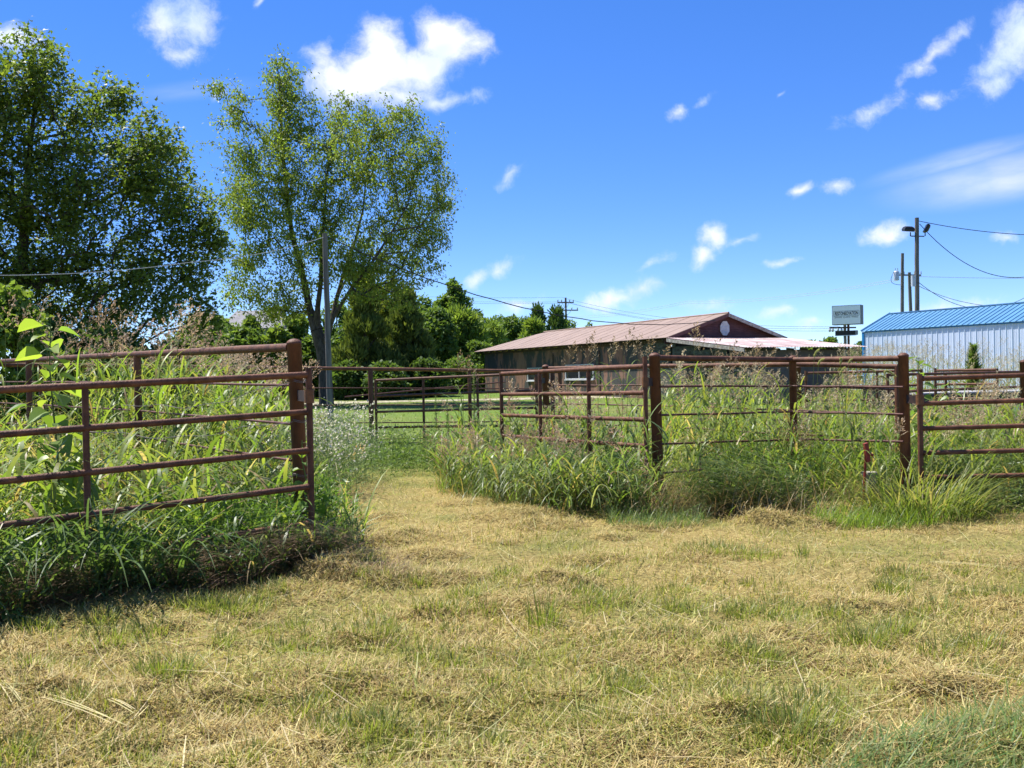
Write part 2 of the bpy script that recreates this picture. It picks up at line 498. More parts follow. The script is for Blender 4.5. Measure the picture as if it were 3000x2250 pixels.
MAT['straw'] = leaf_mat('straw_blade', 0.3, 0.6, 0.25, (1.1, 1.0, .8))
MAT['petal'] = leaf_mat('petal', 0.35, 0.6, 0.2, (1.0, 1.0, .95))
MAT['leaf'] = leaf_mat('tree_leaf', 0.5, 0.5, 0.3, (1.25, 1.3, .5))
MAT['far_leaf'] = leaf_mat('far_leaf', 0.45, 0.6, 0.25)
MAT['needle'] = leaf_mat('needle', 0.3, 0.7, 0.2)
# ------------------------------------------------------------------ ground
def grow(a, step, end, k=1.22):
    out = []
    while abs(a) < abs(end):
        step *= k; a += step; out.append(a)
    return np.array(out)
xs_d = np.arange(-7.5, 7.51, 0.08)
xs = np.concatenate([grow(-7.5, -.07, -4000)[::-1], xs_d, grow(xs_d[-1], .07, 4000)])
ys_d = np.arange(3.0, 16.0, 0.08)
ys = np.concatenate([grow(3.0, -.07, -300, 1.4)[::-1], ys_d, grow(ys_d[-1], .07, 5000, 1.13)])
GX, GY = np.meshgrid(xs, ys)
GZ = gz(GX, GY)
nx, ny = len(xs), len(ys)
ii, jj = np.meshgrid(np.arange(nx - 1), np.arange(ny - 1))
q = (jj * nx + ii).ravel()
gq = np.stack([q, q + 1, q + nx + 1, q + nx], 1)

def inpoly(x, y, poly):
    c = np.zeros(x.shape, bool); n = len(poly)
    for i in range(n):
        x1, y1 = poly[i]; x2, y2 = poly[(i + 1) % n]
        with np.errstate(divide='ignore', invalid='ignore'):
            t = ((y1 > y) != (y2 > y)) & (x < (x2 - x1) * (y - y1) / (y2 - y1) + x1)
        c ^= t
    return c
ZONE_A = [(-7.5, 4.2), (-4.2, 5.35), (-3.2, 5.95), (-2.6, 6.6), (-1.85, 7.2), (-1.25, 8.0), (-1.4, 9.3), (-1.95, 10.5), (-2.3, 12.5), (-2.9, 16), (-11, 17), (-14, 11)]
ZONE_B = [(-.95, 13.2), (-.5, 12.2), (.05, 11.1), (.7, 10.4), (1.2, 10.1), (1.7, 10.3), (1.6, 13.0), (1.4, 15.8), (-.9, 16.6), (-1.25, 15.4)]
ZONE_C = [(1.5, 10.3), (2.1, 9.9), (3.0, 9.9), (4.0, 9.5), (4.9, 9.6), (6.0, 10.4), (8.5, 10.4), (11, 16), (12, 21), (4, 22), (1.7, 17)]
lawn = np.clip((GY - 13.0 + 3.0 * (fbm(GX * .4, GY * .4, 21) - .5)) / 5.0, 0, 1)
lawn = np.maximum(lawn, np.clip((np.abs(GX) - 9) / 6.0, 0, 1) * np.clip((GY - 8) / 6.0, 0, 1))
gcol = np.stack([lawn, np.zeros_like(lawn), np.zeros_like(lawn)], -1).reshape(-1, 3)
m, nt, b = mat_new('mown_ground')
tcn = nnode(nt, 'ShaderNodeTexCoord')
at = nnode(nt, 'ShaderNodeAttribute', attribute_name='Col')
sp = nnode(nt, 'ShaderNodeSeparateColor'); nt.links.new(at.outputs['Color'], sp.inputs[0])
def gn(scale, det=6, rough=.65):
    n = nnode(nt, 'ShaderNodeTexNoise'); n.inputs['Scale'].default_value = scale; n.inputs['Detail'].default_value = det
    n.inputs['Roughness'].default_value = rough
    nt.links.new(tcn.outputs['Object'], n.inputs['Vector']); return n
def ramp(fac, *els):
    r = nnode(nt, 'ShaderNodeValToRGB')
    while len(r.color_ramp.elements) < len(els):
        r.color_ramp.elements.new(.5)
    for e, (p_, c_) in zip(r.color_ramp.elements, els):
        e.position = p_; e.color = (*c_, 1)
    nt.links.new(fac, r.inputs['Fac']); return r.outputs[0]
def gmix(f, a, b_):
    x = nnode(nt, 'ShaderNodeMix', data_type='RGBA')
    nt.links.new(f, x.inputs['Factor']); nt.links.new(a, x.inputs['A']); nt.links.new(b_, x.inputs['B']); return x.outputs['Result']
hay = ramp(gn(26, 8, .75).outputs['Fac'], (.3, (.09, .065, .026)), (.5, (.29, .22, .08)), (.68, (.46, .37, .15)))
hay2 = ramp(gn(30, 8, .75).outputs['Fac'], (.3, (.06, .07, .02)), (.7, (.24, .25, .075)))
pat = ramp(gn(.9, 5, .6).outputs['Fac'], (.46, (0, 0, 0)), (.66, (.75, .75, .75)))
front = gmix(pat, hay, hay2)
green = ramp(gn(5, 9, .75).outputs['Fac'], (.3, (.07, .13, .024)), (.52, (.12, .19, .032)), (.72, (.19, .23, .06)))
big = ramp(gn(.16, 3, .5).outputs['Fac'], (.42, (0, 0, 0)), (.62, (.5, .5, .5)))
dry = ramp(gn(4, 8, .7).outputs['Fac'], (.3, (.16, .15, .05)), (.7, (.25, .22, .09)))
green = gmix(big, green, dry)
nt.links.new(gmix(sp.outputs[0], front, green), b.inputs['Base Color'])
b.inputs['Roughness'].default_value = 0.95
b.inputs['Specular IOR Level'].default_value = 0.1
bp = nnode(nt, 'ShaderNodeBump'); bp.inputs['Strength'].default_value = 0.7; bp.inputs['Distance'].default_value = 0.03
nt.links.new(gn(60, 6, .7).outputs['Fac'], bp.inputs['Height']); nt.links.new(bp.outputs[0], b.inputs['Normal'])
s = Soup(); s.add(np.stack([GX, GY, GZ], -1).reshape(-1, 3), gq, gcol)
solo('ground', s, m, (0, 0, 0), 'mown hay and grass ground running back to a green lawn', 'ground', kind='structure')

# a pale gravel track crossing the lawn in front of the trees
s = Soup()
tx = np.linspace(-60, 22, 120)
yc = 47.0 + 0.035 * tx + .5 * np.sin(tx * .13)
for sgn in (0,):
    w_ = 1.1 + .3 * np.sin(tx * .5)
    A_ = np.stack([tx, yc - w_, gz(tx, yc - w_) + .012], 1); B_ = np.stack([tx, yc + w_, gz(tx, yc + w_) + .012], 1)
    V = np.concatenate([A_, B_]); n = len(tx); i = np.arange(n - 1)
    s.add(V, np.stack([i, i + 1, n + i + 1, n + i], 1))
solo('track', s, noise_mat('pale_gravel', (.20, .19, .09), (.42, .38, .28), 3, 0.95, p=(.4, .6)), (0, 0, 0), 'pale worn gravel track across the lawn before the trees', 'track', kind='structure')

# ------------------------------------------------------------------ fences and gates of rusty pipe
def lathe_post(s, base, top, r, seg=20, dome=True):
    base = np.asarray(base, float); top = np.asarray(top, float)
    d = (top - base) / np.linalg.norm(top - base)
    if dome:
        c = top - d * r * .62
        pts = [base, c - d * .012, c - d * .010, c + d * .004, c + d * r * .22, c + d * r * .42, c + d * r * .55, c + d * r * .62]
        rad = [r, r, r * 1.06, r * 1.06, r * .95, r * .74, r * .45, .004]
    else:
        pts = [base, top]; rad = [r, r]
    tube(s, pts, rad, seg)

def pipe(a, b_, r, seg=14, jitter=0.0, n=1):
    s = Soup()
    a = np.asarray(a, float); b_ = np.asarray(b_, float)
    t = np.linspace(0, 1, n + 1)[:, None]
    pts = a + (b_ - a) * t
    if n > 1:
        pts[1:-1] += (rng.random((n - 1, 3)) - .5) * 2 * jitter
    tube(s, pts, r, seg)
    return s

def weld(s, p, d, r):
    """bead of weld round a pipe end"""
    d = np.asarray(d, float); d = d / np.linalg.norm(d)
    tube(s, [p - d * .009, p - d * .004, p + d * .004, p + d * .009], [r * .96, r * 1.14, r * 1.14, r * .96], 12, False)

def to_ground(top, foot_px=None, lean=None, sink=.25):
    """foot of a post below a point"""
    x, y = top[0], top[1]
    return np.array([x + (lean[0] if lean is not None else 0), y + (lean[1] if lean is not None else 0), gz1(x, y) - sink])

def fence_post(parent, top, r, dome, lean=None, mat='post'):
    s = Soup(); lathe_post(s, to_ground(top, lean=lean), top, r, dome=dome)
    return part('post', s, MAT[mat], parent)

def rails(parent, name, pts, r, mat='pipe', jitter=0.004):
    """one rail running over several posts"""
    s = Soup()
    fine = [np.asarray(pts[0], float)]
    for a, b_ in zip(pts[:-1], pts[1:]):
        a = np.asarray(a, float); b_ = np.asarray(b_, float)
        k = 4
        for i in range(1, k + 1):
            p_ = a + (b_ - a) * i / k
            if i < k: p_ = p_ + (rng.random(3) - .5) * 2 * jitter
            fine.append(p_)
    tube(s, fine, r, 14)
    return part(name, s, MAT[mat], parent)

def gate(name, label, hinge, free, zs, r, uprights, sag=0.0, group=None, hinge_top=.06, sleeves=(), drop=.05, hr=None, sleeve_to=None):
    """a pipe gate: hinge pipe, end pipe, uprights, bars; zs are bar heights at the hinge, the free end sags"""
    hinge = np.asarray(hinge, float); free = np.asarray(free, float)
    base = np.array([hinge[0], hinge[1], gz1(*hinge)])
    g = thing(name, base, label, 'gate', group)
    hr = hr or r * 1.05
    def pt(t, z):
        xy = hinge + (free - hinge) * t
        return np.array([xy[0], xy[1], z - sag * t])
    ztop, zbot = zs[0], zs[-1]
    d = np.append(free - hinge, 0.0); d /= np.linalg.norm(d)
    s = Soup(); tube(s, [pt(0, zbot - drop), pt(0, ztop + hinge_top)], hr, 16); part('hinge_pipe', s, MAT['pipe'], g)
    s = Soup(); tube(s, [pt(1, zbot - .02), pt(1, ztop + r * .9)], r, 16); part('end_pipe', s, MAT['pipe'], g)
    for z in zs:
        s = Soup()
        pts = [pt(0, z) + d * hr * .6]
        for u in list(uprights) + [1.0]:
            pts.append(pt(u, z) + (rng.random(3) - .5) * .006 * (u < 1))
        pts[-1] = pts[-1] - d * r * .5
        tube(s, pts, r * (1.0 if z == ztop else .94), 16)
        weld(s, pts[0] + d * .02, d, r); weld(s, pts[-1] - d * .02, d, r)
        part('bar', s, MAT['pipe'], g)
    for u in uprights:
        for z0, z1 in zip(zs[:-1], zs[1:]):
            pass
        off = np.cross(d, [0, 0, 1]) * .003
        s = Soup(); tube(s, [pt(u, zbot) + off, pt(u, ztop - .01) + off], r * .93, 14); part('upright', s, MAT['pipe'], g)
    for z in sleeves:
        s = Soup(); tube(s, [pt(0, z - .055), pt(0, z + .055)], hr * 1.45, 18); sl = part('hinge_sleeve', s, MAT['sleeve'], g)
        if sleeve_to is not None:
            e = np.append(np.asarray(sleeve_to, float) - hinge, 0.0); L = np.linalg.norm(e); e /= L
            sd = np.cross(e, [0, 0, 1])
            s = Soup(); cbx(s, pt(0, z) + e * (L * .5), e * (L * .5 - hr * .4), sd * .011, [0, 0, .045]); part('hinge_plate', s, MAT['dark_steel'], sl, True)
    return g

GATES = 'rusty pipe gates of the stock pens'
# --- left pen: heavy capped post, top rail running back to the left, thin rods
L0 = P(861, 992, 8.5); L0x = L0[:2]
f = thing('pipe_fence', (L0[0], L0[1], gz1(*L0x)), 'rusty pipe fence with a thick domed post, running away behind the sagging gate', 'fence')
fence_post(f, L0, .062, True, lean=(.055, 0))
Lt = [P(848, 1018, 8.5), P(402, 1038, 11.8), P(84, 1055, 15.0), P(-150, 1064, 17.8)]
rails(f, 'top_rail', Lt, .037)
for p_ in Lt[1:3]:
    fence_post(f, p_ - np.array([0, 0, .02]), .044, False)
for dz in (.33, .67, .99, 1.3):
    rails(f, 'rod', [p_ - np.array([0, 0, dz * (1.0 if i else .98)]) for i, p_ in enumerate(Lt)], .0115, 'rod')
# barbed wire strung from the thick post
for (y0, y1, xe) in ((1119, 1190, 360), (1236, 1262, 220), (1395, 1400, 300)):
    a = P(858, y0, 8.44); b_ = P(xe, y1, 9.6)
    s = Soup(); t = np.linspace(0, 1, 30)[:, None]
    pts = a + (b_ - a) * t; pts[:, 2] -= .10 * np.sin(np.pi * t[:, 0]) ** 2 + .012 * np.sin(t[:, 0] * 23)
    tube(s, pts, .0028, 6)
    ang = np.linspace(0, 2 * math.pi, 13)
    for k in range(2):
        ring = np.stack([L0[0] + .03 + .066 * np.cos(ang), L0[1] + .066 * np.sin(ang), np.full(13, a[2] + .012 * k) + .01 * np.sin(ang * 2)], 1)
        tube(s, ring, .0028, 6)
    for i in range(1, 29, 2):
        p_ = pts[i]
        for _ in range(2):
            v = rng.normal(size=3); v /= np.linalg.norm(v)
            tube(s, [p_ - v * .016, p_ + v * .016], [.0006, .0016], 4, False)
    part('barbed_wire', s, MAT['wire'], f)

# --- sagging gate in front of it
h_ = P(905, 1110, 8.0)[:2]
e_ = P(0, 1126, 6.6)[:2]
fr = h_ + (e_ - h_) * 1.62
gate('pipe_gate', 'dark rusty pipe gate half buried in tall grass, hung on the thick domed post', h_, fr, [1.535, 1.235, .925, .63, .335, .06], .0255, [.47], sag=.115, group=None, hinge_top=.055, sleeves=(1.36,), sleeve_to=L0x + np.array([.02, 0]))

# --- far fence across the back of the left pen
Lf = [P(-250, 1066, 15.5), P(120, 1069, 16.7), P(470, 1074, 17.8), P(760, 1077, 18.7), P(1085, 1081, 19.7), P(1375, 1085, 20.6), P(1640, 1088, 21.4)]
f = thing('pipe_fence', (Lf[4][0], Lf[4][1], gz1(Lf[4][0], Lf[4][1])), 'long rusty pipe fence with thin rods crossing in front of the green lawn and trees', 'fence')
rails(f, 'top_rail', Lf, .036)
for p_, r_ in zip(Lf[1:], (.04, .04, .04, .05, .038, .045)):
    fence_post(f, p_ - np.array([0, 0, .015]), r_, False)
for dz in (.38, .72, 1.07, 1.40):
    rails(f, 'rod', [p_ - np.array([0, 0, dz]) for p_ in Lf], .0125, 'rod')
b0, b1 = P(1010, 1163, 20.8), P(1480, 1119, 25.0)
rails(f, 'slanting_rod', [b0, b1], .016, 'rod')

# --- far gate, nearly square on
Pc = P(1598, 1068, 17.4)
gl = P(1100, 1107, 18.6)[:2]; gh = P(1571, 1098, 16.9)[:2]
gate('pipe_gate', 'rusty pipe gate closest to the lawn, meeting the nearer gate at its end', gh, gl, [1.53, 1.235, .94, .645, .35, .06], .0245, [.345, .684], sag=.08, group=None, sleeves=(1.4,), sleeve_to=Pc[:2])

# --- nearer gate hung on the capped post in the middle of the picture
P1 = P(1917, 1033, 11.2)
gh = P(1890, 1093, 11.05)[:2]; gl = P(1468, 1101, 14.3)[:2]
gate('pipe_gate', 'rusty pipe gate with weedy low bars, hung on the capped post before the barn', gh, gl, [1.577, 1.28, .98, .685, .39, .09], .0275, [.335, .679], sag=.05, group=None, hinge_top=.11, hr=.026, sleeves=(1.40, .16), sleeve_to=P1[:2])

# --- front fence of the right pen
P2 = P(2322, 1041, 12.3); P3 = P(2646, 1033, 11.0)
f = thing('pipe_fence', (P1[0], P1[1], gz1(P1[0], P1[1])), 'rusty pipe fence bending at a thin domed post between two thick capped posts', 'fence')
fence_post(f, P1, .062, True, lean=(.03, 0)); fence_post(f, P3, .057, True, lean=(.015, 0)); fence_post(f, P2, .045, True)
w1, w2, w3 = P(1921, 1048, 11.2), P(2322, 1054, 12.25), P(2640, 1050, 11.0)
rails(f, 'top_rail', [w1, w2 - [.02, 0, 0]], .033); rails(f, 'top_rail', [w2 + [.02, 0, .0], w3], .033)
for (ya, yb, yc_) in ((1133, 1131, 1134), (1216, 1206, 1214), (1301, 1287, 1294)):
    s1 = P(1935, ya, 11.15); s2 = P(2322, yb, 12.2); s3 = P(2646, yc_, 10.94)
    rails(f, 'rod', [s1, s2], .0125, 'rod', .006); rails(f, 'rod', [s2, s3], .0125, 'rod', .006)
rails(f, 'rod', [P(1938, 1386, 11.15), P(2062, 1375, 11.3)], .0125, 'rod')
rails(f, 'bracing_rod', [P(2048, 1298, 11.32), P(2056, 1440, 11.3)], .0125, 'rod')

# --- fence behind it, from the far capped post to a post behind the right one
P4 = P(2630, 1072, 12.5)
mid = P(2322, 1067, 13.4)
f = thing('pipe_fence', (Pc[0], Pc[1], gz1(Pc[0], Pc[1])), 'rusty pipe fence with a capped post, running behind the bent one', 'fence')
fence_post(f, Pc, .06, True); fence_post(f, P4, .042, False)
rails(f, 'top_rail', [P(1604, 1079, 17.4), P(1960, 1072, 15.3), mid, P4 + [0, 0, -.01]], .034)
for dz in (.30, .62, .95):
    rails(f, 'rod', [P(1604, 1079, 17.4) - [0, 0, dz], P(1960, 1072, 15.3) - [0, 0, dz], mid - [0, 0, dz], P4 - [0, 0, dz]], .0125, 'rod', .006)
fence_post(f, P(1618, 1092, 18.6), .045, False)

# --- right gate
gh = P(2694, 1079, 10.75)[:2]; gl = P(3000, 1074, 10.62)[:2]; gl = gh + (gl - gh) * 3.1
gate('pipe_gate', 'wide rusty pipe gate with six bars, hung on the right thick capped post', gh, gl, [1.388, 1.116, .846, .58, .315, .05], .027, [], sag=-.06, group=None, hinge_top=.05, hr=.03, sleeves=(1.16,), sleeve_to=P3[:2])
# --- gates and post further back on the right
g1 = P(2600, 1077, 15.6)[:2]; g2 = P(3000, 1074, 18.2)[:2]
gate('pipe_gate', 'slanting rusty pipe gate behind the wide six bar gate, in front of the trailer', g1 + (g2 - g1) * 1.5, g1, [1.405, 1.13, .83, .53], .024, [.3, .55, .74], sag=0.0, group=None)
g1 = P(2740, 1076, 23.0)[:2]; g2 = P(2921, 1075, 22.0)[:2]
gate('pipe_gate', 'small far pipe gate in the weeds before the blue roofed shed', g1, g2, [1.44, 1.12, .8, .5], .03, [], sag=0.0, group=None)
Pb = P(2339, 1072, 24.5)
f = thing('pipe_post', (Pb[0], Pb[1], gz1(Pb[0], Pb[1])), 'thin rusty gate post in front of the dark taupe wall', 'post')
fence_post(f, Pb, .062, True)
gh = P(2361, 1085, 24.2)[:2]; gl = P(2700, 1078, 23.6)[:2]
gate('pipe_gate', 'far rusty pipe gate in front of the dark taupe lean-to wall', gh, gl, [1.43, 1.08, .75, .42], .03, [.62], sag=-.02, group=None, sleeves=(1.3,), sleeve_to=Pb[:2])
Pe = P(3001, 1053, 14.2)
f = thing('pipe_post', (Pe[0], Pe[1], gz1(Pe[0], Pe[1])), 'thick rusty capped post standing behind the wide six bar gate', 'post')
fence_post(f, Pe, .06, True)
for z in (1.42, 1.1):
    s = pipe([Pe[0], Pe[1], z], [Pe[0] + 2.2, Pe[1] + .4, z], .03); part('rail', s, MAT['pipe'], f)
# ------------------------------------------------------------------ barn
AX = np.array([.42, -.907, 0]); AX /= np.linalg.norm(AX)      # along the barn, towards the camera
BX = np.array([-AX[1], AX[0], 0])                              # across it, away to the right
ZZ = np.array([0, 0, 1.0])
B0 = np.array([6.68, 42.5, 0.0])                               # eave corner at the gable end
def bl(s_, t_, z_):                                            # s back along the barn, t across, z up
    return B0 - AX * s_ + BX * t_ + ZZ * z_
EZ, RZ, HW, LEN = 3.02, 4.10, 3.28, 21.5
barn = thing('barn', (B0[0], B0[1], gz1(B0[0], B0[1])), 'long low barn with a faded brown metal roof and peeling walls', 'barn')
# long wall of upright sheets
WT, ZB = .42, .15
x0, x1 = .35, LEN - .75
np_ = 18
w_ = (x1 - x0) / np_
wallgrp = None
for i in range(np_):
    a = x0 + i * w_
    s = Soup(); pr = rng.random() * .012
    bx(s, bl(a + .006, WT - pr, ZB), -AX * (w_ - .012), BX * .05, ZZ * (EZ - ZB - .16))
    for k in range(1, 4):                                      # battens
        bx(s, bl(a + w_ * k / 4, WT - pr - .004, ZB), -AX * .012, BX * .004, ZZ * (EZ - ZB - .17))
    part('wall_panel', s, MAT['barn_green'] if i < 2 else MAT['barn_panel'], barn, True)
s = Soup(); bx(s, bl(x0, WT - .03, EZ - .20), -AX * (x1 - x0), BX * .03, ZZ * .12); part('eave_board', s, MAT['dark_wood'], barn, True)
s = Soup(); bx(s, bl(x0 + 6.1, WT - .05, ZB), -AX * .14, BX * .05, ZZ * 2.5); part('door_post', s, MAT['dark_wood'], barn, True)
s = Soup(); bx(s, bl(x0 + 11.1, WT - .045, ZB), -AX * .05, BX * .045, ZZ * 2.5); part('door_post', s, MAT['dark_wood'], barn, True)
# end and back walls
s = Soup(); bx(s, bl(x1, WT + .06, ZB), -AX * .05, BX * (2 * HW - 2 * WT - .12), ZZ * (EZ - ZB - .1)); part('end_wall', s, MAT['barn_panel'], barn, True)
s = Soup(); bx(s, bl(x0, 2 * HW - WT, ZB), -AX * (x1 - x0), BX * .05, ZZ * (EZ - ZB - .12)); part('back_wall', s, MAT['barn_panel'], barn, True)
# windows of the long wall: where the rays of the photograph meet the wall
def on_wall(px, py, t_):
    d = ray(px, py); n = BX; o = bl(0, t_, 0)
    k = np.dot(o - CAM, n) / np.dot(d, n)
    return CAM + d * k
for (xa, ya, xb, yb) in ((1546, 1078, 1614, 1115), (1657, 1069, 1740, 1111)):
    pa = on_wall(xa, ya, WT - .03); pb = on_wall(xb, yb, WT - .03)
    sa = np.dot(pa - B0, -AX); sb = np.dot(pb - B0, -AX); z1, z0 = pa[2], pb[2]
    s0_, s1_ = min(sa, sb), max(sa, sb)
    f_ = .05
    s = Soup()
    bx(s, bl(s0_, WT - .07, z0), -AX * (s1_ - s0_), BX * .07, ZZ * f_)
    bx(s, bl(s0_, WT - .07, z1 - f_), -AX * (s1_ - s0_), BX * .07, ZZ * f_)
    for sx in (s0_, s1_ - f_, (s0_ + s1_) / 2 - f_ * .4):
        bx(s, bl(sx, WT - .067, z0 + f_), -AX * f_ * (1 if sx in (s0_, s1_ - f_) else .8), BX * .067, ZZ * (z1 - z0 - 2 * f_))
    win = part('window', s, MAT['white'], barn, True)
    s = Soup(); bx(s, bl(s0_ + .02, WT - .028, z0 + .02), -AX * (s1_ - s0_ - .04), BX * .02, ZZ * (z1 - z0 - .04)); part('pane', s, MAT['glass'], win, True)
    s = Soup(); bx(s, bl(s0_ - .06, WT - .11, z0 - .05), -AX * (s1_ - s0_ + .12), BX * .11, ZZ * .045); part('sill', s, MAT['white'], win, True)
# roof sheets, hipped at the far end
ns = 22
for i in range(ns):
    a, c = LEN * i / ns, LEN * (i + 1) / ns
    a2 = a + (.004 if i else 0)
    def topw(q_): return HW * min(1.0, (LEN - q_) / 3.3)
    za = lambda q_, t_: EZ + (RZ - EZ) * t_ / HW
    ta, tb = topw(a), topw(c)
    quad = [bl(a2, 0, EZ), bl(c - .004, 0, EZ), bl(c - .004, max(tb, .03), za(0, max(tb, .03))), bl(a2, max(ta, .03), za(0, max(ta, .03)))]
    lift = ZZ * (.002 * (i % 2) + rng.random() * .003)
    s = Soup(); slab(s, [p_ + lift for p_ in quad][::-1], .02)
    sheet = part('roof_sheet', s, MAT['barn_roof'], barn, True)
    s = Soup(); q0, q1 = quad[0] + lift + ZZ * .004, quad[3] + lift + ZZ * .004
    tube(s, [q0, q1], .005, 5); part('seam', s, MAT['barn_roof'], sheet)
s = Soup(); slab(s, [bl(0, HW, RZ), bl(LEN - 3.3, HW, RZ), bl(LEN, 2 * HW, EZ), bl(0, 2 * HW, EZ)][::-1], .02); part('roof_slope', s, MAT['barn_roof'], barn, True)
s = Soup(); slab(s, [bl(LEN, 0, EZ), bl(LEN, 2 * HW, EZ), bl(LEN - 3.3, HW, RZ)][::-1], .02); part('hip_end', s, MAT['barn_roof'], barn, True)
s = Soup(); tube(s, [bl(0, HW, RZ + .01), bl(LEN - 3.3, HW, RZ + .01)], .05, 8); part('ridge_cap', s, MAT['barn_roof'], barn)
for i in range(24):
    s = Soup(); a = .4 + i * (LEN - 1) / 23
    o = bl(a, .05, EZ - .13); bx(s, o, -AX * .05, BX * .5 + ZZ * .15, ZZ * .11); part('rafter', s, MAT['dark_wood'], barn, True)
s = Soup(); bx(s, bl(.30, WT + .06, ZB), -AX * .04, BX * (2 * HW - 2 * WT - .12), ZZ * (2.74 - ZB)); part('front_wall', s, MAT['barn_green'], barn, True)
# gable with lap boards
nb = 12; gb = 2.75; gh_ = RZ - .06 - gb
for i in range(nb):
    z0 = gb + gh_ * i / nb; z1 = gb + gh_ * (i + 1) / nb
    k = lambda z_: max(0.02, min(1.0, (RZ - .05 - z_) / (RZ - EZ))) * HW
    k0, k1 = min(k(z0), HW - .1), min(k(z1), HW - .1)
    s = Soup()
    slab(s, [bl(.30, HW - k0, z0), bl(.30, HW + k0, z0), bl(.325, HW + k1, z1), bl(.325, HW - k1, z1)], .03)
    part('gable_board', s, MAT['gable'], barn, True)
for sg in (0, 1):                                               # barge boards on the rake
    s = Soup(); a = bl(0, 0 if sg == 0 else 2 * HW, EZ - .03); c = bl(0, HW, RZ - .03)
    bx(s, a - ZZ * .13, c - a, -AX * .03, ZZ * .14); part('barge_board', s, MAT['gable'] if sg == 0 else MAT['old_board'], barn, True)
vp = np.array([0, 0, 0.0])
d = ray(2122, 962); o = bl(.29, 0, 0); k_ = np.dot(o - CAM, AX) / np.dot(d, AX); vp = CAM + d * k_
ang = np.arange(8) * math.pi / 4 + math.pi / 8
s = Soup(); ring = [vp + BX * .26 * math.cos(a) + ZZ * .34 * math.sin(a) for a in ang]
slab(s, [p_ + AX * .05 for p_ in ring], .05); vent = part('vent', s, MAT['white'], barn, True)
for i in range(7):
    z = -.21 + i * .07
    s = Soup(); hw_ = .2 * math.sqrt(max(.1, 1 - (z / .3) ** 2))
    bx(s, vp + ZZ * z - BX * hw_ + AX * .05, BX * 2 * hw_, AX * .022 - ZZ * .02, ZZ * .03); part('slat', s, MAT['white'], vent, True)

# ------------------------------------------------------------------ lean-to in front of the gable
LD = 5.3; LZ0, LZ1, LWD = 3.0, 2.42, 6.1
lean = thing('lean_to', bl(-LD, .5, gz1(8.9, 37.7)), 'lean-to with a faded tin roof and dark taupe lap walls against the barn gable', 'lean-to')
npan = 7
for i in range(npan):
    t0 = i * LWD / npan; t1 = (i + 1) * LWD / npan + .03
    s = Soup(); n = 24
    tt = np.linspace(t0, t1, n + 1); hh = .013 * np.sin((tt - t0) * 2 * math.pi / .145) + .004 * (i % 2)
    A_ = np.array([bl(-.02, q_, LZ0 + h) for q_, h in zip(tt, hh)]); C_ = np.array([bl(-LD - rng.random() * .03, q_, LZ1 + h) for q_, h in zip(tt, hh)])
    V = np.concatenate([A_, C_]); k = np.arange(n); s.add(V, np.stack([k, n + 1 + k, n + 2 + k, k + 1], 1))
    V2 = V - ZZ * .006; s.add(V2, np.stack([k, k + 1, n + 2 + k, n + 1 + k], 1))
    part('roof_sheet', s, MAT['lean_roof'], lean)
s = Soup(); bx(s, bl(0, -.03, LZ0 - .17), AX * (LD - .05) + ZZ * (LZ1 - LZ0), BX * .03, ZZ * .14); part('fascia', s, MAT['old_board'], lean, True)
for i in range(9):
    s = Soup(); t0 = .3 + i * .68
    bx(s, bl(-LD + .45, t0, LZ1 - .09), AX * .42 - ZZ * .045, BX * .05, ZZ * .08); part('rafter', s, MAT['dark_wood'], lean, True)
FS = -LD + .5
nb = 11; zb = .25; zt = LZ1 - .1
for i in range(nb):
    z0 = zb + (zt - zb) * i / nb; z1 = zb + (zt - zb) * (i + 1) / nb
    cuts = [.30, 2.3 + (i % 3) * .5, 5.05]
    for a, c in zip(cuts[:-1], cuts[1:]):
        s = Soup(); slab(s, [bl(FS - .022, a + .003, z0), bl(FS - .022, c - .003, z0), bl(FS, c - .003, z1 + .01), bl(FS, a + .003, z1 + .01)], .012)
        part('wall_board', s, MAT['taupe'], lean, True)
nb = 13; zt = LZ0 - .2
for i in range(nb):                                              # side wall, weathered green boards
    z0 = zb + (zt - zb) * i / nb; z1 = zb + (zt - zb) * (i + 1) / nb
    far = -FS
    lim = (LZ0 - .18 - z1) / (LZ0 - LZ1) * LD
    e = min(far, max(.2, lim))
    s = Soup(); slab(s, [bl(-.0, .28, z0)[:] * 1, bl(-.0, .28, z1 + .008), bl(-e, .30, z1 + .008), bl(-e, .28, z0)][::-1], .015)
    part('wall_board', s, MAT['barn_green'], lean, True)
s = Soup(); bx(s, bl(-1.0, .24, 1.25), AX * 2.3, BX * .03, ZZ * .75); wo_ = part('window', s, MAT['dark_wood'], lean, True)
s = Soup(); bx(s, bl(-1.1, .215, 1.33), AX * 2.1, BX * .02, ZZ * .6); part('pane', s, MAT['glass'], wo_, True)
s = Soup(); bx(s, bl(FS - .03, .26, zb), AX * .05, BX * .05, ZZ * (LZ1 - zb - .12)); part('corner_post', s, MAT['dark_wood'], lean, True)
s = Soup(); bx(s, bl(FS - .03, 5.05, zb), AX * .05, BX * .06, ZZ * (LZ1 - zb - .12)); part('corner_post', s, MAT['dark_wood'], lean, True)
s = Soup(); bx(s, bl(-.05, 5.05, zb), AX * (-FS - .05), BX * .03, ZZ * (LZ1 - zb - .05)); part('far_wall', s, MAT['taupe'], lean, True)

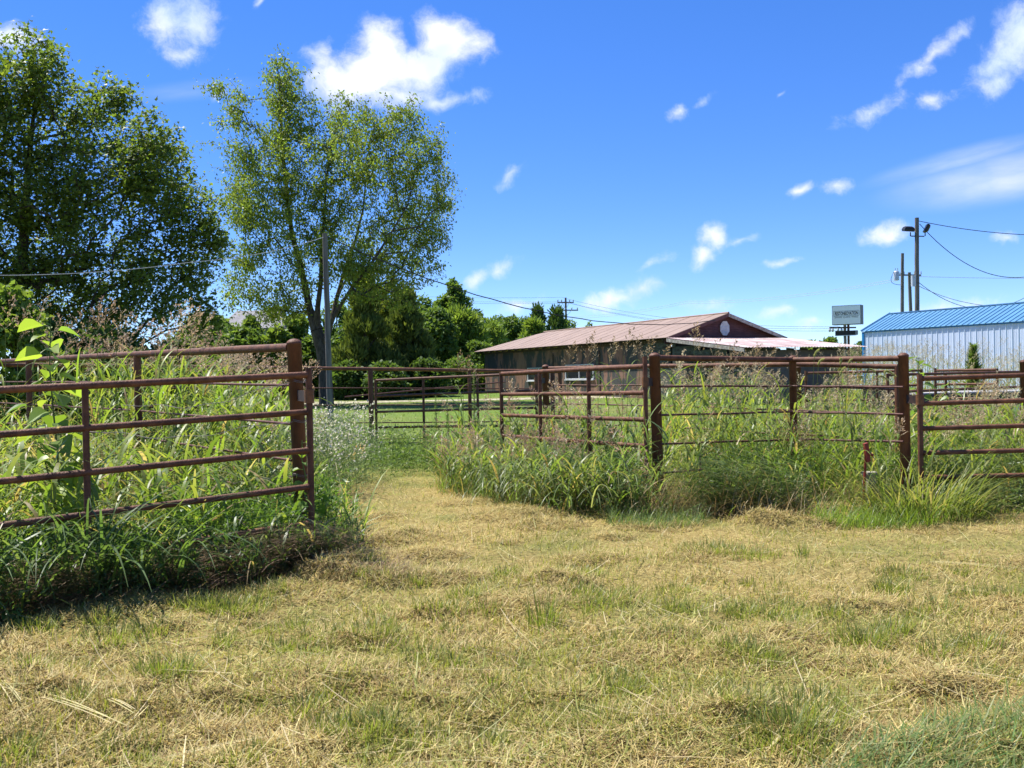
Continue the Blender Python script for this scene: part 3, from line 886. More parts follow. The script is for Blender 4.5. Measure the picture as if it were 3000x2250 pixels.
# ------------------------------------------------------------------ blue roofed shed
E0 = P(2527, 971, 55.0)
def sh(s_, t_, z_):
    return np.array([E0[0], E0[1], 0]) + AX * s_ + BX * t_ + ZZ * z_
EZ2 = E0[2]; RW = 2.14; RZ2 = EZ2 + .99; PW = .335; NP = 46
shed = thing('metal_shed', (E0[0], E0[1], gz1(E0[0], E0[1])), 'long white ribbed metal shed with a bright blue metal roof', 'shed')
ol = root_loc(shed)
s = Soup(); w0 = sh(0, .06, .2)
bx(s, w0, AX * (PW - .002), BX * .03, ZZ * (EZ2 - .26))
V = [w0 - BX * 0 , w0 + AX * .02 - BX * .03, w0 + AX * .045 - BX * .03, w0 + AX * .065]
hz = ZZ * (EZ2 - .265)
s.add(np.array(V + [v + hz for v in V]), [[0, 4, 5, 1], [1, 5, 6, 2], [2, 6, 7, 3]])
for q_ in (.15, .24):
    V = [w0 + AX * q_, w0 + AX * (q_ + .008) - BX * .008, w0 + AX * (q_ + .016)]
    s.add(np.array(V + [v + hz for v in V]), [[0, 3, 4, 1], [1, 4, 5, 2]])
pm = s.mesh('wall_panel', MAT['white_metal'], ol, True)
s = Soup(); r0 = sh(-.06, -.04, EZ2 + .0); up = BX * RW + ZZ * (RZ2 - EZ2); up = up * ((RW + .04) / RW)
nrm = np.cross(AX, up); nrm /= np.linalg.norm(nrm); nrm = nrm if nrm[2] > 0 else -nrm
bx(s, r0, AX * (PW - .002), up, -nrm * .02)
V = [r0, r0 + AX * .018 + nrm * .035, r0 + AX * .04 + nrm * .035, r0 + AX * .058]
s.add(np.array(V + [v + up for v in V]), [[0, 1, 5, 4], [1, 2, 6, 5], [2, 3, 7, 6]])
s.add(np.array([V[0], V[1], V[2], V[3]]), [[3, 2, 1, 0]])
rm = s.mesh('roof_panel', MAT['blue_roof'], ol, True)
for i in range(NP):
    put('wall_panel', pm, shed, tuple(AX * PW * i)); put('roof_panel', rm, shed, tuple(AX * PW * i))
LL = NP * PW
s = Soup(); bx(s, sh(-.06, .0, .2), AX * .14, BX * .2, ZZ * (EZ2 - .24)); part('corner_trim', s, MAT['blue_trim'], shed, True)
s = Soup(); bx(s, sh(0.1, .0, EZ2 - .075), AX * LL, BX * .05, ZZ * .045); part('eave_trim', s, MAT['blue_trim'], shed, True)
s = Soup(); slab(s, [sh(0, .1, .2), sh(0, .1, EZ2 - .05), sh(0, RW, RZ2 - .06), sh(0, 2 * RW - .1, EZ2 - .05), sh(0, 2 * RW - .1, .2)], .03); part('gable_wall', s, MAT['white_metal'], shed, True)
s = Soup(); a = sh(-.12, -.04, EZ2 + .03); bx(s, a, AX * .06, BX * (RW + .04) + ZZ * (RZ2 - EZ2 + .02), ZZ * .05); part('rake_trim', s, MAT['blue_roof'], shed, True)
s = Soup(); bx(s, sh(-.06, RW - .12, RZ2 + .005), AX * LL, BX * .24, ZZ * .05); part('ridge_cap', s, MAT['blue_roof'], shed, True)
s = Soup(); slab(s, [sh(-.06, RW, RZ2), sh(LL, RW, RZ2), sh(LL, 2 * RW + .04, EZ2), sh(-.06, 2 * RW + .04, EZ2)], .02); part('roof_slope', s, MAT['blue_roof'], shed, True)
s = Soup(); bx(s, sh(0, 2 * RW - .1, .2), AX * LL, BX * .03, ZZ * (EZ2 - .3)); part('back_wall', s, MAT['white_metal'], shed, True)

# blue pipe gate between the lean-to and the shed
a = P(2484, 1083, 47.0); c = P(2560, 1083, 46.0)
g = thing('yard_gate', (a[0], a[1], gz1(a[0], a[1])), 'light blue pipe yard gate between the lean-to and the white shed', 'gate')
for q_ in range(7):
    z = .55 + q_ * .22
    s = pipe([a[0], a[1], z], [c[0], c[1], z], .022, 8); part('bar', s, MAT['blue_trim'], g)
for t_ in (0, .33, .66, 1):
    p_ = a + (c - a) * t_
    s = pipe([p_[0], p_[1], .35], [p_[0], p_[1], 2.0 if t_ in (0, 1) else 1.87], .03, 8); part('upright', s, MAT['blue_trim'], g)

# ------------------------------------------------------------------ house beyond the trees
Hc = P(745, 960, 62)
hou = thing('house', (Hc[0], Hc[1], .5), 'far house with a grey shingle roof half hidden by trees', 'house')
hx0, hx1 = P(640, 960, 62)[0], P(832, 960, 62)[0]
z_e, z_r = P(745, 962, 62)[2], P(745, 908, 65)[2]
s = Soup(); bx(s, [hx0 + .3, 62, .3], [hx1 - hx0 - .6, 0, 0], [0, 7, 0], [0, 0, z_e - .3]); part('wall', s, MAT['pale_wall'], hou, True)
s = Soup(); slab(s, [[hx0, 61.6, z_e], [hx1, 61.6, z_e], [hx1 - 1.0, 65.5, z_r], [hx0 + .2, 65.5, z_r]], .12)
slab(s, [[hx0 + .2, 65.5, z_r], [hx1 - 1.0, 65.5, z_r], [hx1, 69.4, z_e], [hx0, 69.4, z_e]], .12)
slab(s, [[hx1, 61.6, z_e], [hx1, 69.4, z_e], [hx1 - 1.0, 65.5, z_r]], .1); part('roof', s, MAT['shingle'], hou, True)
for k in range(2):
    s = Soup(); bx(s, [hx0 + 1 + k * 1.6, 61.96, 1.6], [.8, 0, 0], [0, .05, 0], [0, 0, 1.0]); part('window', s, MAT['glass'], hou, True)

# ------------------------------------------------------------------ poles, sign, wires
def pole(name, label, px, ytop, Y, r0, r1, lean_px=0, mat='wood_pole', cat='pole', group=None):
    top = P(px, ytop, Y); z0 = gz1(top[0], top[1])
    base = np.array([top[0] + lean_px * Y / FPX, top[1], z0])
    t_ = thing(name, base, label, cat, group)
    n = 9; k = np.linspace(0, 1, n)[:, None]
    pts = base - [0, 0, .4] + (top - base + [0, 0, .4]) * k
    pts[1:-1, 0] += (rng.random(n - 2) - .5) * .02
    s = Soup(); tube(s, pts, r0 + (r1 - r0) * k[:, 0], 14); part('shaft', s, MAT[mat], t_)
    return t_, top, base
wp, wtop, wbase = pole('wooden_pole', 'weathered grey wooden pole standing before the slender tree', 952, 684, 29.0, .092, .075, 6)
up, utop, ubase = pole('utility_pole', 'far utility pole with two crossarms rising behind the barn roof', 1657, 872, 120, .16, .12, 2)
for (py, hw_) in ((886, .62), (909, .95)):
    c = P(1657, py, 119.8)
    s = Soup(); cbx(s, c, [hw_ * 1.6, .25, 0], [-.02, .06, 0], [0, 0, .07]); arm = part('crossarm', s, MAT['wood_pole'], up, True)
    for q_ in (-.95, -.5, .5, .95):
        s = Soup(); b_ = c + np.array([hw_ * 1.6 * q_, .25 * q_, .07]); tube(s, [b_, b_ + [0, 0, .12], b_ + [0, 0, .2], b_ + [0, 0, .28]], [.05, .07, .09, .03], 8); part('insulator', s, MAT['galv'], arm)
    for q_ in (-.5, .5):
        s = pipe(c + np.array([hw_ * 1.6 * q_, 0, 0]), c - [0, 0, .8], .025, 6); part('brace', s, MAT['galv'], up)
fp, ftop, fbase = pole('floodlight_pole', 'tall wooden pole with two black floodlights above the blue roof', 2686, 638, 62, .16, .125, -6)
az_ = P(2686, 692, 62)
s = pipe(az_ - [.42, .1, 0], az_ + [.5, .1, 0], .035, 8); part('bracket', s, MAT['black'], fp)
for sg, dx in ((-1, -.42), (1, .5)):
    b_ = az_ + np.array([dx, -.05, 0])
    s = pipe(b_, b_ + [0, 0, .25], .035, 8); part('bracket', s, MAT['black'], fp)
    s = Soup()
    c = b_ + np.array([sg * .12, 0, .46])
    if sg < 0:
        u1, u2, u3 = np.array([.30, 0, -.02]), np.array([0, .22, .04]), np.array([.03, 0, .16])
    else:
        u1, u2, u3 = np.array([.11, 0, .22]), np.array([.05, .26, 0]), np.array([.12, 0, -.05])
    V = []
    for sz, sc_ in ((-1, 1.0), (-.2, 1.08), (.6, .9), (1, .55)):
        for a_, b2 in ((-1, -1), (1, -1), (1, 1), (-1, 1)):
            V.append(c + u1 * a_ * sc_ + u2 * b2 * sc_ + u3 * sz)
    Fq = [[0, 3, 2, 1], [12, 13, 14, 15]]
    for l_ in range(3):
        for k in range(4):
            Fq.append([l_ * 4 + k, l_ * 4 + (k + 1) % 4, l_ * 4 + 4 + (k + 1) % 4, l_ * 4 + 4 + k])
    s.add(np.array(V), Fq); part('floodlight', s, MAT['black'], fp, True)
s = Soup(); c = P(2676, 823, 61.8); cbx(s, c, [.11, 0, 0], [0, .12, 0], [0, 0, .34]); part('meter_box', s, MAT['galv'], fp, True)
tp, ttop, tbase = pole('transformer_pole', 'wooden pole with a grey transformer can behind the blue roof', 2644, 742, 75, .16, .11, -7)
c = P(2626, 808, 74.8)
s = Soup(); tube(s, [c - [0, 0, .34], c + [0, 0, .28], c + [0, 0, .34], c + [0, 0, .38]], [.2, .2, .17, .04], 16); can = part('transformer_can', s, MAT['galv'], tp)
for q_ in (-.08, .1):
    s = pipe(c + [q_, 0, .36], c + [q_, 0, .58], .03, 8); part('bushing', s, MAT['galv'], can)
s = Soup(); k = np.linspace(0, 1, 14); tube(s, np.stack([c[0] - .2 - .32 * np.sin(k * math.pi) + .5 * k ** 2, np.full(14, c[1] - .05), c[2] + .3 - 1.0 * k - .25 * np.sin(k * math.pi)], 1), .018, 6, False); part('jumper_cable', s, MAT['cable'], tp)
s = pipe(c + [.15, 0, .2], P(2644, 800, 75), .04, 8); part('bracket', s, MAT['galv'], tp)
sp_, stop, sbase = pole('utility_pole', 'short leaning wooden pole with a crossarm between transformer and floodlights', 2664, 798, 84, .17, .13, 7)
c = P(2664, 806, 83.8); s = Soup(); cbx(s, c, [1.1, .3, .0], [-.02, .06, 0], [0, 0, .06]); part('crossarm', s, MAT['wood_pole'], sp_, True)
for q_ in (-.9, -.4, .4, .9):
    s = Soup(); b_ = c + [q_ * 1.1, 0, .06]; tube(s, [b_, b_ + [0, 0, .25]], [.06, .04], 8); part('insulator', s, MAT['galv'], sp_)
bp_, btop, bbase = pole('utility_pole', 'brown wooden pole close behind the shop sign', 2475, 952, 84, .14, .12, 1, 'wood_pole')
c = P(2462, 960, 83.8); s = Soup(); cbx(s, c + [.2, 0, 0], [1.2, .3, 0], [-.02, .06, 0], [0, 0, .06]); part('crossarm', s, MAT['dark_wood'], bp_, True)
for q_ in (-.9, -.65, -.2, .1):
    s = Soup(); b_ = c + [q_, 0, -.06]; tube(s, [b_, b_ - [0, 0, .1], b_ - [0, 0, .22], b_ - [0, 0, .3]], [.05, .1, .12, .03], 8); part('insulator', s, MAT['galv'], bp_)

# shop sign
DS = 70.0
sgn_p = P(2484, 985, DS)
sign = thing('shop_sign', (sgn_p[0], DS, gz1(sgn_p[0], DS)), 'white shop sign reading RESTONEOVATION above a black message board on a steel pole', 'sign')
tl, tr, br, bl_ = P(2437, 896.5, DS), P(2522, 889.5, DS), P(2524, 947, DS), P(2438.5, 952.5, DS)
ex = np.array([math.cos(R(-32)), math.sin(R(-32)), 0]); ey = np.array([-ex[1], ex[0], 0])   # face turned a little to the left
r1_ = ray(2522, 920)[0]; W_ = (r1_ * DS - tl[0]) / (ex[0] - r1_ * ex[1]); H_ = tl[2] - bl_[2]
org = np.array([tl[0], DS, tl[2] - H_])
s = Soup(); bx(s, org + ey * .02, ex * W_, ey * .75, ZZ * H_); cab = part('cabinet', s, MAT['sign_black'], sign, True)
m_ = .032
s = Soup(); bx(s, org + ex * m_ + ZZ * m_, ex * (W_ - 2 * m_), ey * .03, ZZ * (H_ - 2 * m_)); face = part('sign_face', s, MAT['sign_face'], sign, True)
def text_part(txt, wid, hei, at_, mat, parent, name='lettering', thick=.0):
    cu = bpy.data.curves.new('t', 'FONT'); cu.body = txt; cu.size = 1.0; cu.offset = thick; cu.resolution_u = 3
    to = bpy.data.objects.new('t', cu); col.objects.link(to)
    bpy.context.view_layer.update()
    dg = bpy.context.evaluated_depsgraph_get()
    me = bpy.data.meshes.new_from_object(to.evaluated_get(dg))
    bpy.data.objects.remove(to); bpy.data.curves.remove(cu)
    V = np.zeros(len(me.vertices) * 3, np.float32); me.vertices.foreach_get('co', V); V = V.reshape(-1, 3)
    lo, hi = V.min(0), V.max(0)
    q_ = (V - lo) / (hi - lo + 1e-9)
    Wd = at_ + q_[:, :1] * wid * ex + q_[:, 1:2] * hei * ZZ - root_loc(parent)
    me.vertices.foreach_set('co', Wd.astype(np.float32).ravel()); me.update()
    me.materials.clear(); me.materials.append(MAT[mat]); me.name = name
    return put(name, me, parent)
fo = org - ey * .006
pr_w = W_ * .80
text_part('RESTONEOVATION', pr_w, H_ * .19, fo + ex * W_ * .105 + ZZ * H_ * .49, 'print_black', sign, thick=.028)
text_part('GRANITE  QUARTZ  MARBLE', W_ * .82, H_ * .095, fo + ex * W_ * .09 + ZZ * H_ * .335, 'print_black', sign)
s = Soup(); a_, c_ = ex * W_ * .055, ZZ * H_ * .445; ww, hh_ = W_ * .895, H_ * .275; th = .028
bx(s, fo + a_ + c_, ex * ww, ey * .003, ZZ * th); bx(s, fo + a_ + c_ + ZZ * (hh_ - th), ex * ww, ey * .003, ZZ * th)
bx(s, fo + a_ + c_ + ZZ * th, ex * th, ey * .003, ZZ * (hh_ - 2 * th)); bx(s, fo + a_ + ex * (ww - th) + c_ + ZZ * th, ex * th, ey * .003, ZZ * (hh_ - 2 * th)); part('printed_frame', s, MAT['print_grey'], sign, True)
mb0 = P(2447, 983.5, DS); mb1 = P(2521, 966, DS)
r2_ = ray(2510, 970)[0]; mo = np.array([mb0[0], DS, mb0[2] + .02]); mw, mh = (r2_ * DS - mb0[0]) / (ex[0] - r2_ * ex[1]), .31
s = Soup(); bx(s, mo, ex * mw, ey * .4, ZZ * mh); mbd = part('message_board', s, MAT['sign_black'], sign, True)
s = Soup(); bx(s, mo - ey * .02 - ZZ * .05, ex * mw * .98, ey * .05, ZZ * .045); bx(s, mo - ey * .02 + ex * mw * .95, ex * .05, ey * .018, ZZ * mh); part('trim', s, MAT['galv'], mbd, True)
pc = org + ex * W_ * .53 + ey * .3
s = Soup(); tube(s, [[pc[0], pc[1], gz1(pc[0], pc[1]) - .3], [pc[0], pc[1], org[2] + .02]], .085, 14); part('pole', s, MAT['post'], sign)

def wire(label, pts, sag, r, mat='cable', cat='cable', group=None, wob=0.0):
    """hanging cable between fixed ends; sag in metres for each span"""
    s = Soup(); P_ = []
    for (a, c), sg in zip(zip(pts[:-1], pts[1:]), sag):
        t = np.linspace(0, 1, 28)[:, None]
        q_ = np.asarray(a) + (np.asarray(c) - np.asarray(a)) * t
        q_[:, 2] -= 4 * sg * t[:, 0] * (1 - t[:, 0]) - wob * np.sin(t[:, 0] * 60)
        P_.append(q_ if not P_ else q_[1:])
    P_ = np.concatenate(P_)
    tube(s, P_, r, 6)
    o = P_[0]
    return solo('hanging_cable', s, MAT[mat], o, label, cat, group)
wire('black twisted service cable sagging from the wooden pole to the barn gable', [P(953, 692, 29), P(2096, 938, 43.2)], [1.05], .017, wob=.012)
wire('thin cable from the wooden pole passing in front of the big oak', [P(951, 694, 29), P(560, 768, 23.5), P(-260, 800, 20)], [.12, .15], .008, 'bare_cable')
GW = 'power lines running past the far utility pole'
for i, (ya, ye, yr) in enumerate(((862, 871, 945), (872, 884, 950), (880, 888, 957))):
    wire('thin power line strung along the far utility pole behind the barn', [P(700, ya - 26, 135), P(1645 + i * 12, ye, 120), P(2462 + 3 * i, yr + 12, 84)], [.6, 1.0], .014, 'cable', group=GW)
wire('pale cable slanting behind the barn roof to the transformer pole', [P(1640, 928, 118), P(2012, 882, 105), P(2630, 816, 75)], [.4, .5], .013, 'bare_cable', group='pale cables to the transformer')
wire('pale cable slanting behind the barn roof to the transformer pole', [P(1640, 934, 118), P(2012, 888, 105), P(2630, 822, 75)], [.4, .5], .013, 'bare_cable', group='pale cables to the transformer')
wire('cable leaving the top of the floodlight pole', [P(2690, 647, 62), P(3120, 690, 60)], [.25], .022)
wire('deeply sagging cable hung from beside the floodlights', [P(2694, 656, 61.9), P(3140, 758, 60)], [2.1], .022)
wire('pale straight cable level with the transformer can', [P(2690, 810, 62), P(3150, 815, 62)], [.05], .014, 'bare_cable')
wire('looping cable hanging low over the blue roof from the floodlight pole', [P(2690, 826, 61.8), P(3120, 780, 60)], [2.1], .018)
wire('cable running from the meter box down to the blue roof', [P(2692, 838, 61.8), P(2898, 896, 57)], [.22], .016)

# ------------------------------------------------------------------ trailer
TX = P(2600, 1130, 25.0); TB = gz1(TX[0], TX[1])
trl = thing('flatbed_trailer', (TX[0], TX[1], TB), 'black flatbed trailer with grey plank deck parked in the weeds behind the gates', 'trailer')
tx_ = np.array([.985, .17, 0]); ty_ = np.array([-.17, .985, 0])
to_ = np.array([TX[0], TX[1], 0])
def tq(a, b_, z): return to_ + tx_ * a + ty_ * b_ + ZZ * (TB + z)
s = Soup(); bx(s, tq(1.0, 0, .62), tx_ * 5.2, ty_ * .07, ZZ * .20); part('side_beam', s, MAT['black'], trl, True)
s = Soup(); bx(s, tq(1.0, 1.9, .62), tx_ * 5.2, ty_ * .07, ZZ * .20); part('side_beam', s, MAT['black'], trl, True)
for i in range(8):
    s = Soup(); bx(s, tq(1.0, .075 + i * .228, .80 + rng.random() * .006), tx_ * 5.2, ty_ * .222, ZZ * .045); part('deck_plank', s, MAT['grey_plank'], trl, True)
s = Soup(); bx(s, tq(.2, .25, .45), tx_ * .42, ty_ * 1.3, ZZ * .50); tb_ = part('toolbox', s, MAT['black'], trl, True)
s = Soup(); bx(s, tq(.17, .22, .952), tx_ * .48, ty_ * 1.36, ZZ * .035); part('lid', s, MAT['sign_black'], tb_, True)
for sg in (0, 1):
    s = Soup(); a = tq(1.0, .1 + sg * 1.7, .55); c = tq(-1.2, .95, .5); tube(s, [a, c], .05, 8); part('tongue_beam', s, MAT['black'], trl)
jx = tq(-.75, .9, 0)
s = Soup(); tube(s, [jx + [0, 0, .12], jx + [0, 0, .78]], .035, 10); jk = part('tongue_jack', s, MAT['galv'], trl)
s = Soup(); k = np.linspace(0, math.pi, 9); tube(s, np.stack([jx[0] - .14 + .14 * np.cos(k), np.full(9, jx[1]), jx[2] + .70 + .14 * np.sin(k)], 1), .018, 8); part('crank', s, MAT['black'], jk)
s = Soup(); cbx(s, jx + [0, 0, .80], [.06, 0, 0], [0, .06, 0], [0, 0, .05]); part('cap', s, MAT['black'], jk, True)
s = Soup(); cbx(s, jx + [0, 0, .05], [.1, 0, 0], [0, .1, 0], [0, 0, .02]); part('foot', s, MAT['galv'], jk, True)
for i, a in enumerate((2.6, 3.5)):
    c0 = tq(a, -.1, .34)
    s = Soup(); tube(s, [c0 - ty_ * .1, c0 + ty_ * .1], .34, 24); wl = part('wheel', s, MAT['rubber'], trl)
    s = Soup(); tube(s, [c0 - ty_ * .115, c0 - ty_ * .1], .17, 16); part('rim', s, MAT['galv'], wl)
for a in (1.25, 4.6):
    s = Soup(); bx(s, tq(a, -.012, .66), tx_ * .12, ty_ * .011, ZZ * .06); part('marker_lamp', s, MAT['red_lens'], trl, True)
    s = Soup(); bx(s, tq(a + .2, -.008, .67), tx_ * .5, ty_ * .007, ZZ * .035); part('reflective_strip', s, MAT['white'], trl, True)

# ------------------------------------------------------------------ red stake and pale block in the weeds
rp = P(2532, 1300, 10.6); zr = gz1(rp[0], rp[1])
rs = thing('red_standpipe', (rp[0], rp[1], zr), 'red painted metal stake poking out of the weeds', 'stake')
s = Soup(); tube(s, [[rp[0] - .03, rp[1], zr - .1], [rp[0] + .02, rp[1], zr + .66]], .014, 10); part('shaft', s, MAT['red_paint'], rs)
s = Soup(); c = np.array([rp[0] + .025, rp[1], zr + .62]); cbx(s, c, [.020, 0, .006], [0, .03, 0], [-.012, 0, .10]); part('head', s, MAT['red_paint'], rs, True)
s = Soup(); tube(s, [c + [.0, -.02, .0], c + [.055, -.04, -.03]], [.012, .016], 10); part('spout', s, MAT['red_paint'], rs)
rp = P(2548, 1410, 10.75); zr = gz1(rp[0], rp[1])
pb_ = thing('wooden_block', (rp[0], rp[1], zr), 'pale wooden block with a flat cap standing low in the grass', 'block')
s = Soup(); cbx(s, [rp[0], rp[1], zr + .18], [.055, .015, 0], [-.015, .055, 0], [0, 0, .20]); part('body', s, MAT['pale_block'], pb_, True)
s = Soup(); cbx(s, [rp[0], rp[1], zr + .395], [.07, .018, 0], [-.018, .07, 0], [0, 0, .014]); part('cap', s, MAT['pale_block'], pb_, True)
# ------------------------------------------------------------------ plants: helpers
def unit(v):
    return v / (np.linalg.norm(v, axis=-1, keepdims=True) + 1e-9)

def ribbons(s, base, az, L, w, th0, bend, k, C, C2=None, twist=None, taper=.9):
    """many bent blades at once: base (n,3), az direction they lean to, th0 start angle from upright, bend total turn"""
    n = len(base)
    az, L, w, th0, bend = (np.broadcast_to(np.asarray(v, float), (n,)) for v in (az, L, w, th0, bend))
    hor = np.stack([np.cos(az), np.sin(az), np.zeros(n)], 1)
    tw = az + math.pi / 2 + (0 if twist is None else twist)
    sd = np.stack([np.cos(tw), np.sin(tw), np.zeros(n)], 1)
    t = np.linspace(0, 1, k + 1)
    pos = np.array(base, float); rows = []; cols = []
    C = np.broadcast_to(np.asarray(C, float), (n, 3)); C2 = C if C2 is None else np.broadcast_to(np.asarray(C2, float), (n, 3))
    for i in range(k + 1):
        if i:
            th = th0 + bend * (t[i] + t[i - 1]) / 2
            pos = pos + (L / k)[:, None] * (np.cos(th)[:, None] * np.array([0, 0, 1.0]) + np.sin(th)[:, None] * hor)
        ww = w * (1 - taper * t[i] ** 1.6) * (0.75 + .25 * min(1, t[i] * 4))
        rows += [pos - sd * ww[:, None] / 2, pos + sd * ww[:, None] / 2]
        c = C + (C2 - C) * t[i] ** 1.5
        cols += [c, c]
    V = np.stack(rows, 1)          # n, 2(k+1), 3
    m_ = 2 * (k + 1)
    base_i = (np.arange(n) * m_)[:, None]
    Fs = np.concatenate([base_i + np.array([2 * i, 2 * i + 1, 2 * i + 3, 2 * i + 2]) for i in range(k)], 0)
    s.add(V.reshape(-1, 3), Fs, np.stack(cols, 1).reshape(-1, 3))

def leaves(s, pos, dirv, size, C, shape, fold=.12, nrm=None):
    """flat lobed leaves: shape is an outline, x along the leaf, y across"""
    n = len(pos); sh_ = np.asarray(shape, float); m_ = len(sh_)
    d = unit(dirv)
    r_ = rng.normal(size=(n, 3)) if nrm is None else nrm + rng.normal(size=(n, 3)) * .45
    sd = unit(np.cross(d, r_)); nm = np.cross(sd, d)
    size = np.broadcast_to(np.asarray(size, float), (n,))
    V = pos[:, None, :] + size[:, None, None] * (sh_[None, :, 0:1] * d[:, None] + sh_[None, :, 1:2] * sd[:, None] + (np.abs(sh_[None, :, 1:2]) * fold * 2 - .25 * fold * sh_[None, :, 0:1] ** 2) * nm[:, None])
    Fs = (np.arange(n) * m_)[:, None] + np.arange(m_)[None, :]
    Cc = np.repeat(np.broadcast_to(C, (n, 3))[:, None], m_, 1)
    s.add(V.reshape(-1, 3), Fs, Cc.reshape(-1, 3))

DIAMOND = [(0, 0), (.45, .24), (1, 0), (.45, -.24)]
OAK = [(0, 0), (.34, .44), (.44, .16), (1, 0), (.44, -.16), (.34, -.44)]
OVATE = [(0, 0), (.12, .22), (.35, .34), (.65, .24), (1, 0), (.65, -.24), (.35, -.34), (.12, -.22)]

def pick(pal, n, wts=None):
    pal = np.asarray(pal, float)
    i = rng.choice(len(pal), n, p=wts); j = rng.choice(len(pal), n, p=wts); f_ = rng.random((n, 1)) * .6
    c = pal[i] * (1 - f_) + pal[j] * f_
    return c * (0.75 + .5 * rng.random((n, 1)))

GREEN = [(.13, .21, .035), (.17, .26, .045), (.23, .30, .055), (.15, .22, .065), (.28, .32, .075)]
BLUEG = [(.11, .18, .065), (.15, .22, .09), (.13, .20, .045), (.20, .25, .10)]
DRY = [(.40, .31, .15), (.33, .24, .11), (.46, .38, .21), (.27, .18, .09)]
PAN = [(.46, .33, .22), (.54, .40, .27), (.42, .27, .19), (.56, .46, .30)]
DARKG = [(.07, .13, .03), (.09, .16, .04), (.07, .13, .045), (.12, .19, .045)]

# ------------------------------------------------------------------ trees
def skeleton(stems, tips, seg=.6, droop=0.0, up=.25):
    pos = []; par = []
    for st in stems:
        for i, (p_, pa) in enumerate(zip(st[0], st[1])):
            pos.append(np.asarray(p_, float)); par.append(pa)
    order = np.argsort([min(np.linalg.norm(t - p_) for p_ in pos) for t in tips])
    tipn = []
    arr = np.zeros((len(pos) + len(tips) * 14, 3)); arr[:len(pos)] = pos; n = len(pos)
    for ti in order:
        t = tips[ti]
        dv = t - arr[:n]; dist = np.linalg.norm(dv, axis=1)
        cost = dist + .9 * np.maximum(0, arr[:n, 2] - t[2] + .15) 
        j = int(np.argmin(cost)); a = arr[j].copy(); L = dist[j]
        k = max(1, min(12, int(L / seg)))
        prev = j
        pd = (a - arr[par[j]]) if par[j] >= 0 else np.array([0, 0, 1.0])
        pd = pd / (np.linalg.norm(pd) + 1e-6)
        for i in range(1, k + 1):
            f_ = i / k
            q_ = a + (t - a) * f_ + (pd * .22 + np.array([0, 0, up])) * L * f_ * (1 - f_) + rng.normal(size=3) * .05 * L / k * (i < k)
            q_[2] -= droop * L * f_ ** 3
            arr[n] = q_; par.append(prev); prev = n; n += 1
        tipn.append(prev)
    return arr[:n], np.array(par), np.array(tipn)

def limbs(s, pos, par, tipn, r_tip, power=.42, rmax=1.0, rfix=None):
    n = len(pos); cnt = np.zeros(n)
    cnt[tipn] += 1
    for i in range(n - 1, -1, -1):
        if par[i] >= 0: cnt[par[i]] += cnt[i]
    r = np.minimum(r_tip * np.maximum(cnt, 1) ** power, rmax)
    if rfix is not None:
        r[:len(rfix)] = np.maximum(rfix, 0)
    i = np.where(par >= 0)[0]; a = pos[par[i]]; c = pos[i]
    ra = np.minimum(r[par[i]], r[i] * 1.7); rc = r[i]
    for lo, hi, seg in ((0, .02, 3), (.02, .06, 5), (.06, 9, 9)):
        k = (ra >= lo) & (ra < hi)
        if not k.any(): continue
        d = unit(c[k] - a[k]); ref = np.where(np.abs(d[:, 2:3]) < .9, np.array([[0, 0, 1.0]]), np.array([[1.0, 0, 0]]))
        u = unit(np.cross(ref, d)); v = np.cross(d, u); ang = np.arange(seg) * 2 * math.pi / seg
        ring = np.cos(ang)[None, :, None] * u[:, None] + np.sin(ang)[None, :, None] * v[:, None]
        V = np.concatenate([a[k][:, None] + ring * ra[k][:, None, None], c[k][:, None] + ring * rc[k][:, None, None]], 1)
        m_ = 2 * seg; b_ = (np.arange(k.sum()) * m_)[:, None]
        q_ = np.arange(seg); q2 = (q_ + 1) % seg
        Fs = np.concatenate([b_ + np.array([x, y, y + seg, x + seg]) for x, y in zip(q_, q2)], 0)
        s.add(V.reshape(-1, 3), Fs)

def sample_lobes(lobes, n, Y, depth_k=.8, shell=.5):
    """points inside ball lobes given where the photograph shows them, at the tree's own depth"""
    out = []
    w = np.array([l[2] ** 1.75 for l in lobes], float); w /= w.sum()
    for i in rng.choice(len(lobes), n, p=w):
        px, py, rp = lobes[i][:3]; dy = lobes[i][3] if len(lobes[i]) > 3 else 0.0
        c = P(px, py, Y); c[1] += dy
        r = rp * Y / FPX
        v = rng.normal(size=3); v /= np.linalg.norm(v)
        out.append(c + v * np.array([1, depth_k, 1]) * r * rng.random() ** shell)
    return np.array(out)

# oak on the left
YO = 31.0
ok_base = P(62, 1125, YO); ok_base[2] = gz1(ok_base[0], ok_base[1])
oak = thing('oak_tree', ok_base, 'big dark green oak tree with a broad leafy crown', 'tree')
lob = [(40, 250, 130), (165, 225, 100), (60, 380, 190), (240, 330, 130), (300, 265, 75), (-190, 420, 300), (370, 480, 130), (460, 420, 85), (500, 530, 120), (560, 600, 85), (590, 690, 75), (480, 700, 130), (300, 600, 200), (90, 620, 230), (540, 800, 85), (430, 880, 120), (250, 830, 180), (60, 850, 190), (-220, 780, 290), (560, 930, 70), (330, 980, 100), (130, 990, 120)]
lob = [(a, b_, c, (rng.random() - .5) * 3.2) for a, b_, c in lob]
tips = sample_lobes(lob, 2300, YO, .9, .42)
st = [np.array([ok_base + [0, 0, -.3], ok_base + [0, 0, 1.0], P(64, 960, YO), P(66, 800, YO), P(72, 640, YO), P(84, 470, YO), P(100, 320, YO), P(110, 200, YO)])]
pos, par, tn = skeleton([(st[0], [-1, 0, 1, 2, 3, 4, 5, 6])], tips, .8, 0.0, .1)
s = Soup(); limbs(s, pos, par, tn, .007, .43, .3); part('trunk', s, MAT['bark_dark'], oak)
nl = 29
